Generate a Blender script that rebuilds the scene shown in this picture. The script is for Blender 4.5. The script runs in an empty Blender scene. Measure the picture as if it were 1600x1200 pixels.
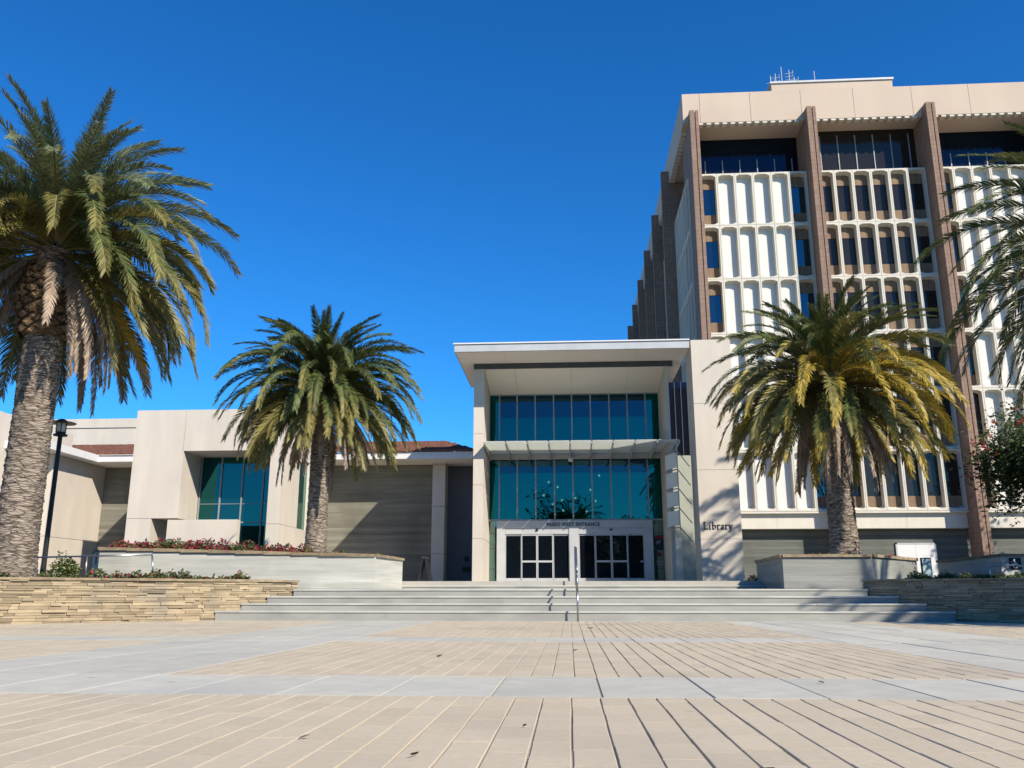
import bpy, math, random
from mathutils import Vector, Matrix
rnd = random.Random(7)
R = math.radians
scn = bpy.context.scene
COL = scn.collection
sin, cos, pi = math.sin, math.cos, math.pi

# ------------------------------------------------------------------ materials
def lk(nt, a, b): nt.links.new(a, b)

def mat(name, c1, c2=None, rough=.7, scale=3., stretch=(1, 1, 1), bump=0., bscale=60., spec=.3,
        island=0., metal=0., c3=None, s3=.6, bstretch=None, detail=6, lo=.35, hi=.65, K=.77, spots=0.):
    c1 = tuple(v * K for v in c1); c2 = tuple(v * K for v in c2) if c2 else None; c3 = tuple(v * K for v in c3) if c3 else None
    m = bpy.data.materials.new(name); m.use_nodes = True
    nt = m.node_tree; N = nt.nodes; b = N['Principled BSDF']
    b.inputs['Roughness'].default_value = rough
    b.inputs['Metallic'].default_value = metal
    b.inputs['Specular IOR Level'].default_value = spec
    tc = N.new('ShaderNodeTexCoord'); mp = N.new('ShaderNodeMapping'); mp.inputs['Scale'].default_value = stretch
    lk(nt, tc.outputs['Object'], mp.inputs['Vector'])
    c2 = c2 or tuple(v * .86 for v in c1)
    nz = N.new('ShaderNodeTexNoise'); nz.inputs['Scale'].default_value = scale; nz.inputs['Detail'].default_value = detail
    nz.inputs['Roughness'].default_value = .6
    lk(nt, mp.outputs[0], nz.inputs['Vector'])
    rp = N.new('ShaderNodeValToRGB')
    rp.color_ramp.elements[0].position = lo; rp.color_ramp.elements[1].position = hi
    rp.color_ramp.elements[0].color = (*c1, 1); rp.color_ramp.elements[1].color = (*c2, 1)
    lk(nt, nz.outputs['Fac'], rp.inputs['Fac'])
    out = rp.outputs['Color']
    if c3:
        n3 = N.new('ShaderNodeTexNoise'); n3.inputs['Scale'].default_value = s3; n3.inputs['Detail'].default_value = 4
        lk(nt, tc.outputs['Object'], n3.inputs['Vector'])
        r3 = N.new('ShaderNodeValToRGB'); r3.color_ramp.elements[0].position = .5; r3.color_ramp.elements[1].position = .72
        lk(nt, n3.outputs['Fac'], r3.inputs['Fac'])
        mx = N.new('ShaderNodeMix'); mx.data_type = 'RGBA'
        lk(nt, r3.outputs['Color'], mx.inputs[0]); lk(nt, out, mx.inputs[6]); mx.inputs[7].default_value = (*c3, 1)
        out = mx.outputs[2]
    if spots:                                          # old gum, oil drops, scuffs
        for sc, th, dk in ((1.3, .05, .62), (4.5, .07, .8), (.55, .035, .55)):
            vo = N.new('ShaderNodeTexVoronoi'); vo.inputs['Scale'].default_value = sc; lk(nt, tc.outputs['Object'], vo.inputs['Vector'])
            sp = N.new('ShaderNodeMapRange'); sp.inputs[1].default_value = th * .6; sp.inputs[2].default_value = th; sp.inputs[3].default_value = dk; sp.inputs[4].default_value = 1
            lk(nt, vo.outputs['Distance'], sp.inputs[0])
            mx = N.new('ShaderNodeMix'); mx.data_type = 'RGBA'; mx.blend_type = 'MULTIPLY'; mx.inputs[0].default_value = spots
            lk(nt, out, mx.inputs[6]); lk(nt, sp.outputs[0], mx.inputs[7]); out = mx.outputs[2]
    if island:
        g = N.new('ShaderNodeNewGeometry'); mr = N.new('ShaderNodeMapRange')
        mr.inputs[3].default_value = 1 - island; mr.inputs[4].default_value = 1 + island
        lk(nt, g.outputs['Random Per Island'], mr.inputs[0])
        mx = N.new('ShaderNodeMix'); mx.data_type = 'RGBA'; mx.blend_type = 'MULTIPLY'; mx.inputs[0].default_value = 1
        lk(nt, out, mx.inputs[6]); lk(nt, mr.outputs[0], mx.inputs[7]); out = mx.outputs[2]
    lk(nt, out, b.inputs['Base Color'])
    if bump:
        nb = N.new('ShaderNodeTexNoise'); nb.inputs['Scale'].default_value = bscale; nb.inputs['Detail'].default_value = 5
        if bstretch:
            m2 = N.new('ShaderNodeMapping'); m2.inputs['Scale'].default_value = bstretch
            lk(nt, tc.outputs['Object'], m2.inputs['Vector']); lk(nt, m2.outputs[0], nb.inputs['Vector'])
        else: lk(nt, tc.outputs['Object'], nb.inputs['Vector'])
        bm = N.new('ShaderNodeBump'); bm.inputs['Strength'].default_value = bump; bm.inputs['Distance'].default_value = .02
        lk(nt, nb.outputs['Fac'], bm.inputs['Height']); lk(nt, bm.outputs[0], b.inputs['Normal'])
    return m

def leafmat(name, c, c2, trans=.25, island=.35, rough=.5):
    m = mat(name, c, c2, rough=rough, scale=1.3, island=island, spec=.35, K=.88)
    nt = m.node_tree; N = nt.nodes; b = N['Principled BSDF']; o = N['Material Output']
    src = b.inputs['Base Color'].links[0].from_socket
    t = N.new('ShaderNodeBsdfTranslucent'); lk(nt, src, t.inputs['Color'])
    mx = N.new('ShaderNodeMixShader'); mx.inputs[0].default_value = trans
    lk(nt, b.outputs[0], mx.inputs[1]); lk(nt, t.outputs[0], mx.inputs[2]); lk(nt, mx.outputs[0], o.inputs['Surface'])
    return m

def glassmat(name, tint, refl, base=None, clear=None, wav=.02):
    """window glass: a tinted mirror over a dark body (base) or over see-through glass (clear)"""
    m = bpy.data.materials.new(name); m.use_nodes = True
    nt = m.node_tree; N = nt.nodes; o = N['Material Output']; N.remove(N['Principled BSDF'])
    g = N.new('ShaderNodeBsdfGlossy'); g.inputs['Color'].default_value = (*tint, 1); g.inputs['Roughness'].default_value = .015
    tc = N.new('ShaderNodeTexCoord'); nz = N.new('ShaderNodeTexNoise'); nz.inputs['Scale'].default_value = .9; nz.inputs['Detail'].default_value = 1
    lk(nt, tc.outputs['Object'], nz.inputs['Vector'])
    bm = N.new('ShaderNodeBump'); bm.inputs['Strength'].default_value = wav; bm.inputs['Distance'].default_value = .2
    lk(nt, nz.outputs['Fac'], bm.inputs['Height']); lk(nt, bm.outputs[0], g.inputs['Normal'])
    if clear:
        d = N.new('ShaderNodeBsdfTransparent'); d.inputs['Color'].default_value = (*clear, 1)
    else:
        d = N.new('ShaderNodeBsdfDiffuse'); d.inputs['Color'].default_value = (*base, 1)
    fr = N.new('ShaderNodeFresnel'); fr.inputs['IOR'].default_value = 1.5
    mr = N.new('ShaderNodeMapRange'); mr.inputs[3].default_value = refl; mr.inputs[4].default_value = 1
    lk(nt, fr.outputs[0], mr.inputs[0])
    mx = N.new('ShaderNodeMixShader'); lk(nt, mr.outputs[0], mx.inputs[0]); lk(nt, d.outputs[0], mx.inputs[1]); lk(nt, g.outputs[0], mx.inputs[2])
    lk(nt, mx.outputs[0], o.inputs['Surface'])
    return m

M = {}
M['stucco'] = mat('cream_stucco', (.72, .655, .56), (.645, .585, .495), rough=.85, scale=.7, stretch=(2.2, 2.2, .35), bump=.08, bscale=90, c3=(.62, .56, .48), s3=.35)
M['stucco_joint'] = mat('stucco_joint', (.36, .34, .31))
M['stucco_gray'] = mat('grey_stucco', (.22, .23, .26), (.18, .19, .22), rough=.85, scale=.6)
M['soffit'] = mat('soffit_panel', (.80, .74, .66), (.76, .70, .62), rough=.8, scale=.6, K=1.0)
M['metal_light'] = mat('light_grey_metal', (.55, .57, .58), (.48, .50, .51), rough=.45, scale=1.5, spec=.5)
M['metal_mull'] = mat('mullion_metal', (.36, .37, .37), (.30, .31, .31), rough=.4, scale=2, spec=.5)
M['metal_dark'] = mat('dark_grey_metal', (.10, .11, .13), (.08, .09, .10), rough=.5, scale=2)
M['corrugated'] = mat('blue_grey_ribbed_metal', (.035, .045, .06), (.025, .033, .045), rough=.75, scale=1.2, spec=.08)
M['black'] = mat('black_paint', (.018, .018, .02), (.03, .03, .032), rough=.45, scale=4)
M['steel'] = mat('brushed_steel', (.55, .55, .54), (.42, .42, .42), rough=.3, scale=20, metal=.9)
M['white'] = mat('white_paint', (.82, .82, .80), (.76, .76, .74), rough=.6, scale=2)
M['precast'] = mat('white_precast', (.735, .70, .60), (.67, .635, .54), rough=.8, scale=.9, stretch=(3, 3, .4), bump=.05, bscale=80, c3=(.74, .70, .61), s3=.5)
M['precast_back'] = mat('white_precast_infill', (.77, .76, .715), (.73, .72, .67), rough=.8, scale=.7)
M['fascia'] = mat('pinkish_cream_fascia', (.66, .535, .425), (.62, .50, .395), rough=.85, scale=.3, stretch=(1, 1, .3), c3=(.59, .475, .375), s3=.3)
M['spandrel'] = mat('brown_spandrel', (.27, .18, .11), (.19, .125, .075), rough=.7, scale=1.5, stretch=(2, 2, .5))
M['coping'] = mat('tan_stone_coping', (.36, .29, .19), (.25, .19, .12), rough=.9, scale=6, bump=.4, bscale=20, island=.2)
M['soil'] = mat('soil', (.07, .05, .035), (.12, .09, .06), rough=1, scale=6, bump=.5, bscale=20)
M['stone'] = mat('ledger_stone', (.45, .365, .235), (.33, .26, .165), rough=.9, scale=2.2, bump=.45, bscale=25, island=.32, stretch=(1, 1, 2.5), c3=(.30, .26, .20), s3=1.2)
M['mortar'] = mat('dark_mortar', (.06, .05, .04))  # dark mortar core behind the stones
M['paver'] = mat('tan_paver', (.635, .548, .41), (.56, .483, .36), spec=.06, spots=.7, rough=.9, scale=26, bump=.25, bscale=240, island=.055, c3=(.50, .435, .34), s3=.45, lo=.3, hi=.7)
M['band'] = mat('grey_concrete_band', (.60, .585, .50), (.53, .515, .445), spec=.05, spots=.8, rough=.85, scale=5, bump=.15, bscale=150, island=.07, c3=(.48, .475, .43), s3=.7)
M['sand'] = mat('joint_sand', (.46, .39, .29), (.36, .30, .22), rough=1, scale=30)
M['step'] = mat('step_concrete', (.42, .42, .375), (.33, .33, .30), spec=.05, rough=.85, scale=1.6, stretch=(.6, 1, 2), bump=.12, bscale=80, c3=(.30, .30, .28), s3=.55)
M['tread'] = mat('pale_tread_concrete', (.60, .595, .53), (.52, .52, .465), spec=.05, spots=.6, rough=.8, scale=2.5, bump=.1, bscale=80, c3=(.44, .44, .40), s3=1.1)  # treads paler than the risers
M['terrace'] = mat('terrace_concrete', (.50, .47, .41), (.44, .42, .36), rough=.85, scale=2)
M['roof_tile'] = mat('red_clay_tile', (.22, .095, .06), (.14, .065, .045), rough=.85, scale=5, island=.4)
M['trunk'] = mat('palm_bark', (.12, .097, .074), (.375, .31, .25), rough=.95, scale=1., stretch=(3.2, 3.2, 17), bump=1., bscale=1., bstretch=(3.2, 3.2, 17), c3=(.235, .19, .145), s3=1.4, detail=5, lo=.37, hi=.52)
def scarred(m):
    """wide flat leaf scars with dark cracks between them"""
    nt = m.node_tree; N = nt.nodes; b = N['Principled BSDF']; src = b.inputs['Base Color'].links[0].from_socket
    tc = N.new('ShaderNodeTexCoord'); nz = N.new('ShaderNodeTexNoise'); nz.inputs['Scale'].default_value = 3.5; nz.inputs['Detail'].default_value = 3
    lk(nt, tc.outputs['Object'], nz.inputs['Vector'])
    ad = N.new('ShaderNodeVectorMath'); ad.operation = 'MULTIPLY_ADD'; ad.inputs[1].default_value = (.16, .16, .16); lk(nt, nz.outputs['Color'], ad.inputs[0]); lk(nt, tc.outputs['Object'], ad.inputs[2])
    mp = N.new('ShaderNodeMapping'); mp.inputs['Scale'].default_value = (3.6, 3.6, 21); lk(nt, ad.outputs[0], mp.inputs['Vector'])
    vo = N.new('ShaderNodeTexVoronoi'); vo.feature = 'DISTANCE_TO_EDGE'; vo.inputs['Scale'].default_value = 1; lk(nt, mp.outputs[0], vo.inputs['Vector'])
    mr = N.new('ShaderNodeMapRange'); mr.inputs[1].default_value = .01; mr.inputs[2].default_value = .13; mr.inputs[3].default_value = .42; mr.inputs[4].default_value = 1.05
    lk(nt, vo.outputs['Distance'], mr.inputs[0])
    mx = N.new('ShaderNodeMix'); mx.data_type = 'RGBA'; mx.blend_type = 'MULTIPLY'; mx.inputs[0].default_value = 1
    lk(nt, src, mx.inputs[6]); lk(nt, mr.outputs[0], mx.inputs[7]); lk(nt, mx.outputs[2], b.inputs['Base Color'])
    bm = N.new('ShaderNodeBump'); bm.inputs['Strength'].default_value = .9; bm.inputs['Distance'].default_value = .03
    lk(nt, mr.outputs[0], bm.inputs['Height']); old = b.inputs['Normal'].links[0].from_socket; lk(nt, old, bm.inputs['Normal']); lk(nt, bm.outputs[0], b.inputs['Normal'])
scarred(M['trunk'])
M['boot'] = mat('palm_leaf_base', (.25, .17, .095), (.13, .085, .05), rough=.9, scale=6, island=.4, bump=.3, bscale=30)
M['bark'] = mat('grey_bark', (.16, .13, .10), (.09, .07, .055), rough=.95, scale=8, bump=.6, bscale=30)
M['f_young'] = leafmat('palm_leaf_young', (.22, .25, .125), (.15, .18, .08))
M['f_green'] = leafmat('palm_leaf_green', (.135, .165, .05), (.08, .105, .03))
M['f_olive'] = leafmat('palm_leaf_olive', (.27, .235, .07), (.17, .16, .045))
M['f_yellow'] = leafmat('palm_leaf_yellow', (.50, .365, .055), (.36, .28, .045))
M['f_dead'] = leafmat('palm_leaf_dry', (.42, .33, .25), (.25, .185, .13), trans=.1)
M['stalk'] = mat('orange_fruit_stalk', (.40, .21, .07), (.26, .13, .05), rough=.7, island=.3)
M['rachis'] = mat('palm_leaf_stalk', (.30, .27, .13), (.22, .2, .09), rough=.6)
M['leaf'] = leafmat('shrub_leaf', (.055, .085, .022), (.035, .055, .014), island=.5)
M['leaf_light'] = leafmat('light_shrub_leaf', (.13, .16, .045), (.08, .11, .03), island=.5)
M['flower_red'] = leafmat('red_flower', (.62, .03, .03), (.42, .015, .02), island=.3)
M['flower_pink'] = leafmat('crimson_flower', (.36, .022, .06), (.24, .012, .035), island=.45)
M['dry_leaf'] = mat('fallen_leaf', (.12, .075, .04), (.07, .045, .03))
M['sign_dark'] = mat('sign_navy', (.02, .025, .05), (.015, .02, .04), rough=.5)
M['lettering'] = mat('dark_lettering', (.045, .042, .045), rough=.4)
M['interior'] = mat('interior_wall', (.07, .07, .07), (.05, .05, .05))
M['far_wall'] = mat('far_building_wall', (.10, .09, .085), (.08, .075, .07), rough=.9)
M['red_print'] = mat('red_print', (.35, .02, .03))
M['grey_print'] = mat('pale_print', (.45, .45, .46))
M['green_wall'] = mat('pale_green_grey_panel', (.44, .46, .39), (.38, .40, .34), rough=.6, scale=.8)
M['teal_glass'] = glassmat('teal_glass', (.03, .30, .29), .30, clear=(.10, .16, .16))
M['block_glass'] = glassmat('blue_green_glass', (.05, .33, .34), .30, base=(.004, .018, .022))
M['door_glass'] = glassmat('dark_door_glass', (.5, .65, .8), .13, base=(.004, .006, .01))
M['pane_reflection'] = glassmat('dark_reflection_glass', (.15, .4, .55), .10, base=(.003, .008, .016))  # dark reflection put into the glass colour
M['side_glass'] = glassmat('green_side_glass', (.6, .85, .75), .22, base=(.012, .05, .045))
M['tower_glass'] = glassmat('blue_tower_glass', (.26, .50, .60), .16, base=(.004, .008, .016))
M['top_glass'] = glassmat('dark_tower_glass', (.14, .28, .42), .04, base=(.005, .007, .014))
M['screen_glass'] = glassmat('screened_dark_glass', (.5, .5, .5), .015, base=(.019, .017, .015))
M['display'] = mat('display_print', (.30, .52, .50), (.55, .62, .60), rough=.3, scale=5, lo=.45, hi=.55)

def frosted():
    m = bpy.data.materials.new('frosted_glass'); m.use_nodes = True
    nt = m.node_tree; N = nt.nodes; o = N['Material Output']; N.remove(N['Principled BSDF'])
    nz = N.new('ShaderNodeTexNoise'); nz.inputs['Scale'].default_value = 2
    rp = N.new('ShaderNodeValToRGB'); rp.color_ramp.elements[0].color = (.80, .83, .79, 1); rp.color_ramp.elements[1].color = (.88, .90, .86, 1)
    lk(nt, nz.outputs['Fac'], rp.inputs['Fac'])
    d = N.new('ShaderNodeBsdfDiffuse'); t = N.new('ShaderNodeBsdfTranslucent'); p = N.new('ShaderNodeBsdfTransparent')
    p.inputs['Color'].default_value = (.85, .9, .88, 1)
    lk(nt, rp.outputs[0], d.inputs['Color']); lk(nt, rp.outputs[0], t.inputs['Color'])
    a = N.new('ShaderNodeMixShader'); a.inputs[0].default_value = .5; lk(nt, d.outputs[0], a.inputs[1]); lk(nt, t.outputs[0], a.inputs[2])
    b = N.new('ShaderNodeMixShader'); b.inputs[0].default_value = .12; lk(nt, a.outputs[0], b.inputs[1]); lk(nt, p.outputs[0], b.inputs[2])
    lk(nt, b.outputs[0], o.inputs['Surface']); return m
M['frosted'] = frosted()

def boardconc(name, c1, c2, cj, h=.30):
    m = mat(name, c1, c2, rough=.85, scale=1.6, stretch=(.35, .35, 5), bump=.25, bscale=9, bstretch=(.5, .5, 6), c3=tuple(v * .58 for v in c1), s3=.45)
    nt = m.node_tree; N = nt.nodes; b = N['Principled BSDF']
    src = b.inputs['Base Color'].links[0].from_socket
    tc = N.new('ShaderNodeTexCoord'); sx = N.new('ShaderNodeSeparateXYZ'); lk(nt, tc.outputs['Object'], sx.inputs[0])
    dv = N.new('ShaderNodeMath'); dv.operation = 'DIVIDE'; dv.inputs[1].default_value = h; lk(nt, sx.outputs['Z'], dv.inputs[0])
    fl = N.new('ShaderNodeMath'); fl.operation = 'FLOOR'; lk(nt, dv.outputs[0], fl.inputs[0])
    fc = N.new('ShaderNodeMath'); fc.operation = 'FRACT'; lk(nt, dv.outputs[0], fc.inputs[0])
    wn = N.new('ShaderNodeTexWhiteNoise'); wn.noise_dimensions = '1D'; lk(nt, fl.outputs[0], wn.inputs['W'])
    mr = N.new('ShaderNodeMapRange'); mr.inputs[3].default_value = .82; mr.inputs[4].default_value = 1.18; lk(nt, wn.outputs['Value'], mr.inputs[0])
    mx = N.new('ShaderNodeMix'); mx.data_type = 'RGBA'; mx.blend_type = 'MULTIPLY'; mx.inputs[0].default_value = 1
    lk(nt, src, mx.inputs[6]); lk(nt, mr.outputs[0], mx.inputs[7])
    lt = N.new('ShaderNodeMath'); lt.operation = 'LESS_THAN'; lt.inputs[1].default_value = .055; lk(nt, fc.outputs[0], lt.inputs[0])
    m2 = N.new('ShaderNodeMix'); m2.data_type = 'RGBA'; lk(nt, lt.outputs[0], m2.inputs[0]); lk(nt, mx.outputs[2], m2.inputs[6]); m2.inputs[7].default_value = (*cj, 1)
    lk(nt, m2.outputs[2], b.inputs['Base Color'])
    return m
M['board_dark'] = boardconc('board_formed_concrete', (.27, .262, .21), (.195, .19, .155), (.15, .14, .11), .20)
M['board_gray'] = boardconc('grey_board_formed_concrete', (.165, .175, .15), (.12, .128, .112), (.08, .085, .075), .22)
M['board_light'] = boardconc('pale_board_formed_concrete', (.60, .595, .52), (.46, .46, .41), (.40, .40, .355), .145)
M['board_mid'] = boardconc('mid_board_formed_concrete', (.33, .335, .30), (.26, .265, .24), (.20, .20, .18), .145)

def brickpier():
    m = mat('mauve_block', (.37, .25, .185), (.30, .20, .15), rough=.9, scale=3, c3=(.33, .235, .18), s3=.5)
    nt = m.node_tree; N = nt.nodes; b = N['Principled BSDF']; src = b.inputs['Base Color'].links[0].from_socket
    tc = N.new('ShaderNodeTexCoord'); sx = N.new('ShaderNodeSeparateXYZ'); lk(nt, tc.outputs['Object'], sx.inputs[0])
    ad = N.new('ShaderNodeMath'); lk(nt, sx.outputs['X'], ad.inputs[0]); lk(nt, sx.outputs['Y'], ad.inputs[1])
    cb = N.new('ShaderNodeCombineXYZ'); lk(nt, ad.outputs[0], cb.inputs[0]); lk(nt, sx.outputs['Z'], cb.inputs[1])
    br = N.new('ShaderNodeTexBrick'); br.inputs['Scale'].default_value = 1; br.inputs['Brick Width'].default_value = .3
    br.inputs['Row Height'].default_value = .3; br.inputs['Mortar Size'].default_value = .012; br.offset = 0
    br.inputs['Color1'].default_value = (1, 1, 1, 1); br.inputs['Color2'].default_value = (.86, .86, .86, 1); br.inputs['Mortar'].default_value = (.6, .58, .56, 1)
    lk(nt, cb.outputs[0], br.inputs['Vector'])
    mx = N.new('ShaderNodeMix'); mx.data_type = 'RGBA'; mx.blend_type = 'MULTIPLY'; mx.inputs[0].default_value = 1
    lk(nt, src, mx.inputs[6]); lk(nt, br.outputs['Color'], mx.inputs[7]); lk(nt, mx.outputs[2], b.inputs['Base Color'])
    return m
M['pier'] = brickpier()

# ------------------------------------------------------------------ mesh builder
class MB:
    def __init__(s): s.v = []; s.f = []; s.m = []; s.k = 0; s.smooth = False
    def face(s, pts):
        n = len(s.v); s.v += [tuple(p) for p in pts]; s.f.append(tuple(range(n, n + len(pts)))); s.m.append(s.k)
    def box(s, x0, x1, y0, y1, z0, z1):
        n = len(s.v)
        s.v += [(x0, y0, z0), (x1, y0, z0), (x1, y1, z0), (x0, y1, z0), (x0, y0, z1), (x1, y0, z1), (x1, y1, z1), (x0, y1, z1)]
        for q in ((0, 3, 2, 1), (4, 5, 6, 7), (0, 1, 5, 4), (1, 2, 6, 5), (2, 3, 7, 6), (3, 0, 4, 7)):
            s.f.append(tuple(n + i for i in q)); s.m.append(s.k)
        return s
    def prism(s, pts, z0, z1):
        """vertical prism over a counter-clockwise plan polygon; z1 may be a list"""
        n = len(s.v); k = len(pts); zt = z1 if isinstance(z1, (list, tuple)) else [z1] * k
        s.v += [(p[0], p[1], z0) for p in pts] + [(p[0], p[1], zt[i]) for i, p in enumerate(pts)]
        s.f.append(tuple(n + i for i in reversed(range(k)))); s.m.append(s.k)
        s.f.append(tuple(n + k + i for i in range(k))); s.m.append(s.k)
        for i in range(k):
            j = (i + 1) % k; s.f.append((n + i, n + j, n + k + j, n + k + i)); s.m.append(s.k)
        return s
    def bar(s, a, b, r, seg=8, r2=None):
        a = Vector(a); b = Vector(b); d = (b - a).normalized(); r2 = r if r2 is None else r2
        u = d.orthogonal().normalized(); w = d.cross(u); n = len(s.v)
        for c, rr in ((a, r), (b, r2)):
            for i in range(seg):
                t = 2 * pi * i / seg; s.v.append(tuple(c + (u * cos(t) + w * sin(t)) * rr))
        for i in range(seg):
            j = (i + 1) % seg; s.f.append((n + i, n + j, n + seg + j, n + seg + i)); s.m.append(s.k)
        s.f.append(tuple(n + i for i in reversed(range(seg)))); s.m.append(s.k)
        s.f.append(tuple(n + seg + i for i in range(seg))); s.m.append(s.k)
        return s
    def tube(s, pts, r, seg=8):
        for a, b in zip(pts, pts[1:]): s.bar(a, b, r, seg)
        return s
    def lathe(s, prof, cx=0, cy=0, seg=24):
        n = len(s.v)
        for r, z in prof:
            for i in range(seg):
                t = 2 * pi * i / seg; s.v.append((cx + r * cos(t), cy + r * sin(t), z))
        for j in range(len(prof) - 1):
            for i in range(seg):
                i2 = (i + 1) % seg
                s.f.append((n + j * seg + i, n + j * seg + i2, n + (j + 1) * seg + i2, n + (j + 1) * seg + i)); s.m.append(s.k)
        s.f.append(tuple(n + i for i in reversed(range(seg)))); s.m.append(s.k)
        e = n + (len(prof) - 1) * seg; s.f.append(tuple(e + i for i in range(seg))); s.m.append(s.k)
        return s
    def mesh(s, name, mats, smooth=False):
        me = bpy.data.meshes.new(name); me.from_pydata(s.v, [], s.f)
        for m in (mats if isinstance(mats, (list, tuple)) else [mats]): me.materials.append(M[m] if isinstance(m, str) else m)
        me.polygons.foreach_set('material_index', s.m)
        if smooth or s.smooth: me.polygons.foreach_set('use_smooth', [True] * len(s.f))
        me.update(); return me
    def build(s, name, mats, parent=None, smooth=False, bevel=0):
        o = bpy.data.objects.new(name, s.mesh(name, mats, smooth)); COL.objects.link(o)
        if parent: put(o, parent)
        if bevel:
            b = o.modifiers.new('bevel', 'BEVEL'); b.width = bevel; b.segments = 2; b.limit_method = 'ANGLE'
        return o

def put(o, parent):
    """parent a mesh written in the coordinates of the place, keeping it where it is"""
    o.parent = parent
    off = Vector(parent.get('_w', (0, 0, 0)))
    o.location = -off
    o['_w'] = (0, 0, 0)
def tag(o, label=None, cat=None, group=None, kind=None):
    if label: o['label'] = label
    if cat: o['category'] = cat
    if group: o['group'] = group
    if kind: o['kind'] = kind
    return o
def empty(name, loc, label, cat, group=None):
    o = bpy.data.objects.new(name, None); COL.objects.link(o); o.location = loc; o['_w'] = tuple(loc)
    o.empty_display_size = .3
    return tag(o, label, cat, group)
def B(*a): return MB().box(*a)
def copy_tree(o, parent=None, loc=None, rz=0, sc=1):
    c = o.copy(); COL.objects.link(c)
    if parent: c.parent = parent
    if loc is not None: c.location = loc; c.rotation_euler.z = rz; c.scale = (sc, sc, sc)
    for ch in list(o.children): copy_tree(ch, c)
    return c

def textmesh(name, s, size, M4, depth=.015):
    cu = bpy.data.curves.new(name, 'FONT'); cu.body = s; cu.size = size; cu.extrude = depth; cu.align_x = 'CENTER'; cu.space_character = 1.18; cu.offset = .004
    o = bpy.data.objects.new(name, cu); COL.objects.link(o); cu.offset = .004
    me = bpy.data.meshes.new_from_object(o); bpy.data.objects.remove(o); bpy.data.curves.remove(cu)
    me.transform(M4); me.name = name; return me

# ------------------------------------------------------------------ ground and paving
g = B(-900, 900, -900, 1500, -.4, -.007).build('ground', 'sand'); tag(g, kind='structure')

def paverfield(x0, x1, y0, y1, w=.155, l=.31, gx=.006, gy=.0012, mb=None, jit=.0018, zj=.0012, stag=True):
    nx = max(1, round((x1 - x0) / w)); w = (x1 - x0) / nx
    for i in range(nx):
        xa = x0 + i * w
        y = y0 - (rnd.random() * l if stag else 0)
        while y < y1:
            ya = max(y, y0); yb = min(y + l, y1)
            if yb - ya > .02:
                z = rnd.uniform(-zj, zj); j = rnd.uniform(-jit, jit); k = rnd.uniform(-jit, jit)
                a, b_, c, d = xa + gx / 2 + j, xa + w - gx / 2 + k, ya + gy / 2, yb - gy / 2
                n = len(mb.v); q = .0037; qy = .0008
                mb.v += [(a, c, -.008), (b_, c, -.008), (b_, d, -.008), (a, d, -.008), (a, c, z - q), (b_, c, z - q), (b_, d, z - q), (a, d, z - q),
                         (a + q, c + qy, z), (b_ - q, c + qy, z), (b_ - q, d - qy, z), (a + q, d - qy, z)]
                for f in ((0, 1, 5, 4), (1, 2, 6, 5), (2, 3, 7, 6), (3, 0, 4, 7), (4, 5, 9, 8), (5, 6, 10, 9), (6, 7, 11, 10), (7, 4, 8, 11), (8, 9, 10, 11)):
                    mb.f.append(tuple(n + t for t in f)); mb.m.append(0)
            y += l
mb = MB()
XI0, XI1, XO0, XO1 = -2.9, 3.255, -4.96, 5.85
# central fields (joint lines kept on multiples of .155)
for y0, y1 in ((.6, 5.05), (6.29, 10.9), (11.95, 19.1)):
    paverfield(XI0 if y0 > 6 else -7.75, XI1 if y0 > 6 else 8.06, y0, y1, mb=mb)
for x0, x1 in ((-16, XO0), (XO1, 17)):
    for y0, y1 in ((6.29, 10.9), (11.95, 19.1)):
        paverfield(x0, x1, y0, y1, w=.155 if abs(x0 + x1) < 21 else .31, mb=mb)
o = mb.build('paving', 'paver'); tag(o, kind='structure')
mb = MB()
def slabs(x0, x1, y0, y1, w, l): paverfield(x0, x1, y0, y1, w=w, l=l, gx=.012, gy=.006, mb=mb, jit=.002, zj=.002, stag=False)
slabs(-2.93 - .62 * 20, -2.93 + .62 * 26, 5.06, 6.28, .62, 1.22)
slabs(-2.93 - .62 * 20, -2.93 + .62 * 26, 10.91, 11.94, .62, 1.03)
for a, b_ in ((XO0 + .006, XI0 - .006), (XI1 + .006, XO1 - .006)):
    slabs(a, b_, 6.29, 10.9, .69, 2.3); slabs(a, b_, 11.95, 19.1, .69, 2.4)
slabs(-16, 17, 19.11, 22, .69, 2.9)
o = mb.build('concrete_bands', 'band'); tag(o, kind='structure')

# fallen leaves and dark spots lying about
for i, (x, y, s, a) in enumerate([(-1.05, 3.55, .032, .3), (-.55, 3.2, .04, 1.2), (-2.3, 3.1, .045, 2.), (-3.6, 4.05, .05, .6), (.62, 3.0, .05, .35), (1.6, 5.9, .03, .2),
                                  (-1.2, 8.2, .06, 1.), (.35, 15.2, .09, .4), (-.2, 3.9, .022, 2.2), (1.9, 3.4, .02, 1.5), (.05, 9.1, .04, .4)]):
    mb = MB(); n = 8; s *= .62
    top = [(s * cos(t) * (1 if cos(t) > 0 else 1.25), s * .34 * sin(t), .004 + .012 * abs(cos(t * .5 + i))) for t in [2 * pi * k / n for k in range(n)]]
    mb.face(top); mb.face([(p[0], p[1], p[2] - .003) for p in reversed(top)])
    o = mb.build('fallen_leaf', 'dry_leaf'); o.location = (x, y, .002); o.rotation_euler.z = a
    tag(o, 'small dry brown leaf lying on the tan pavers', 'leaf', 'dry leaves scattered on the plaza')

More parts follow.
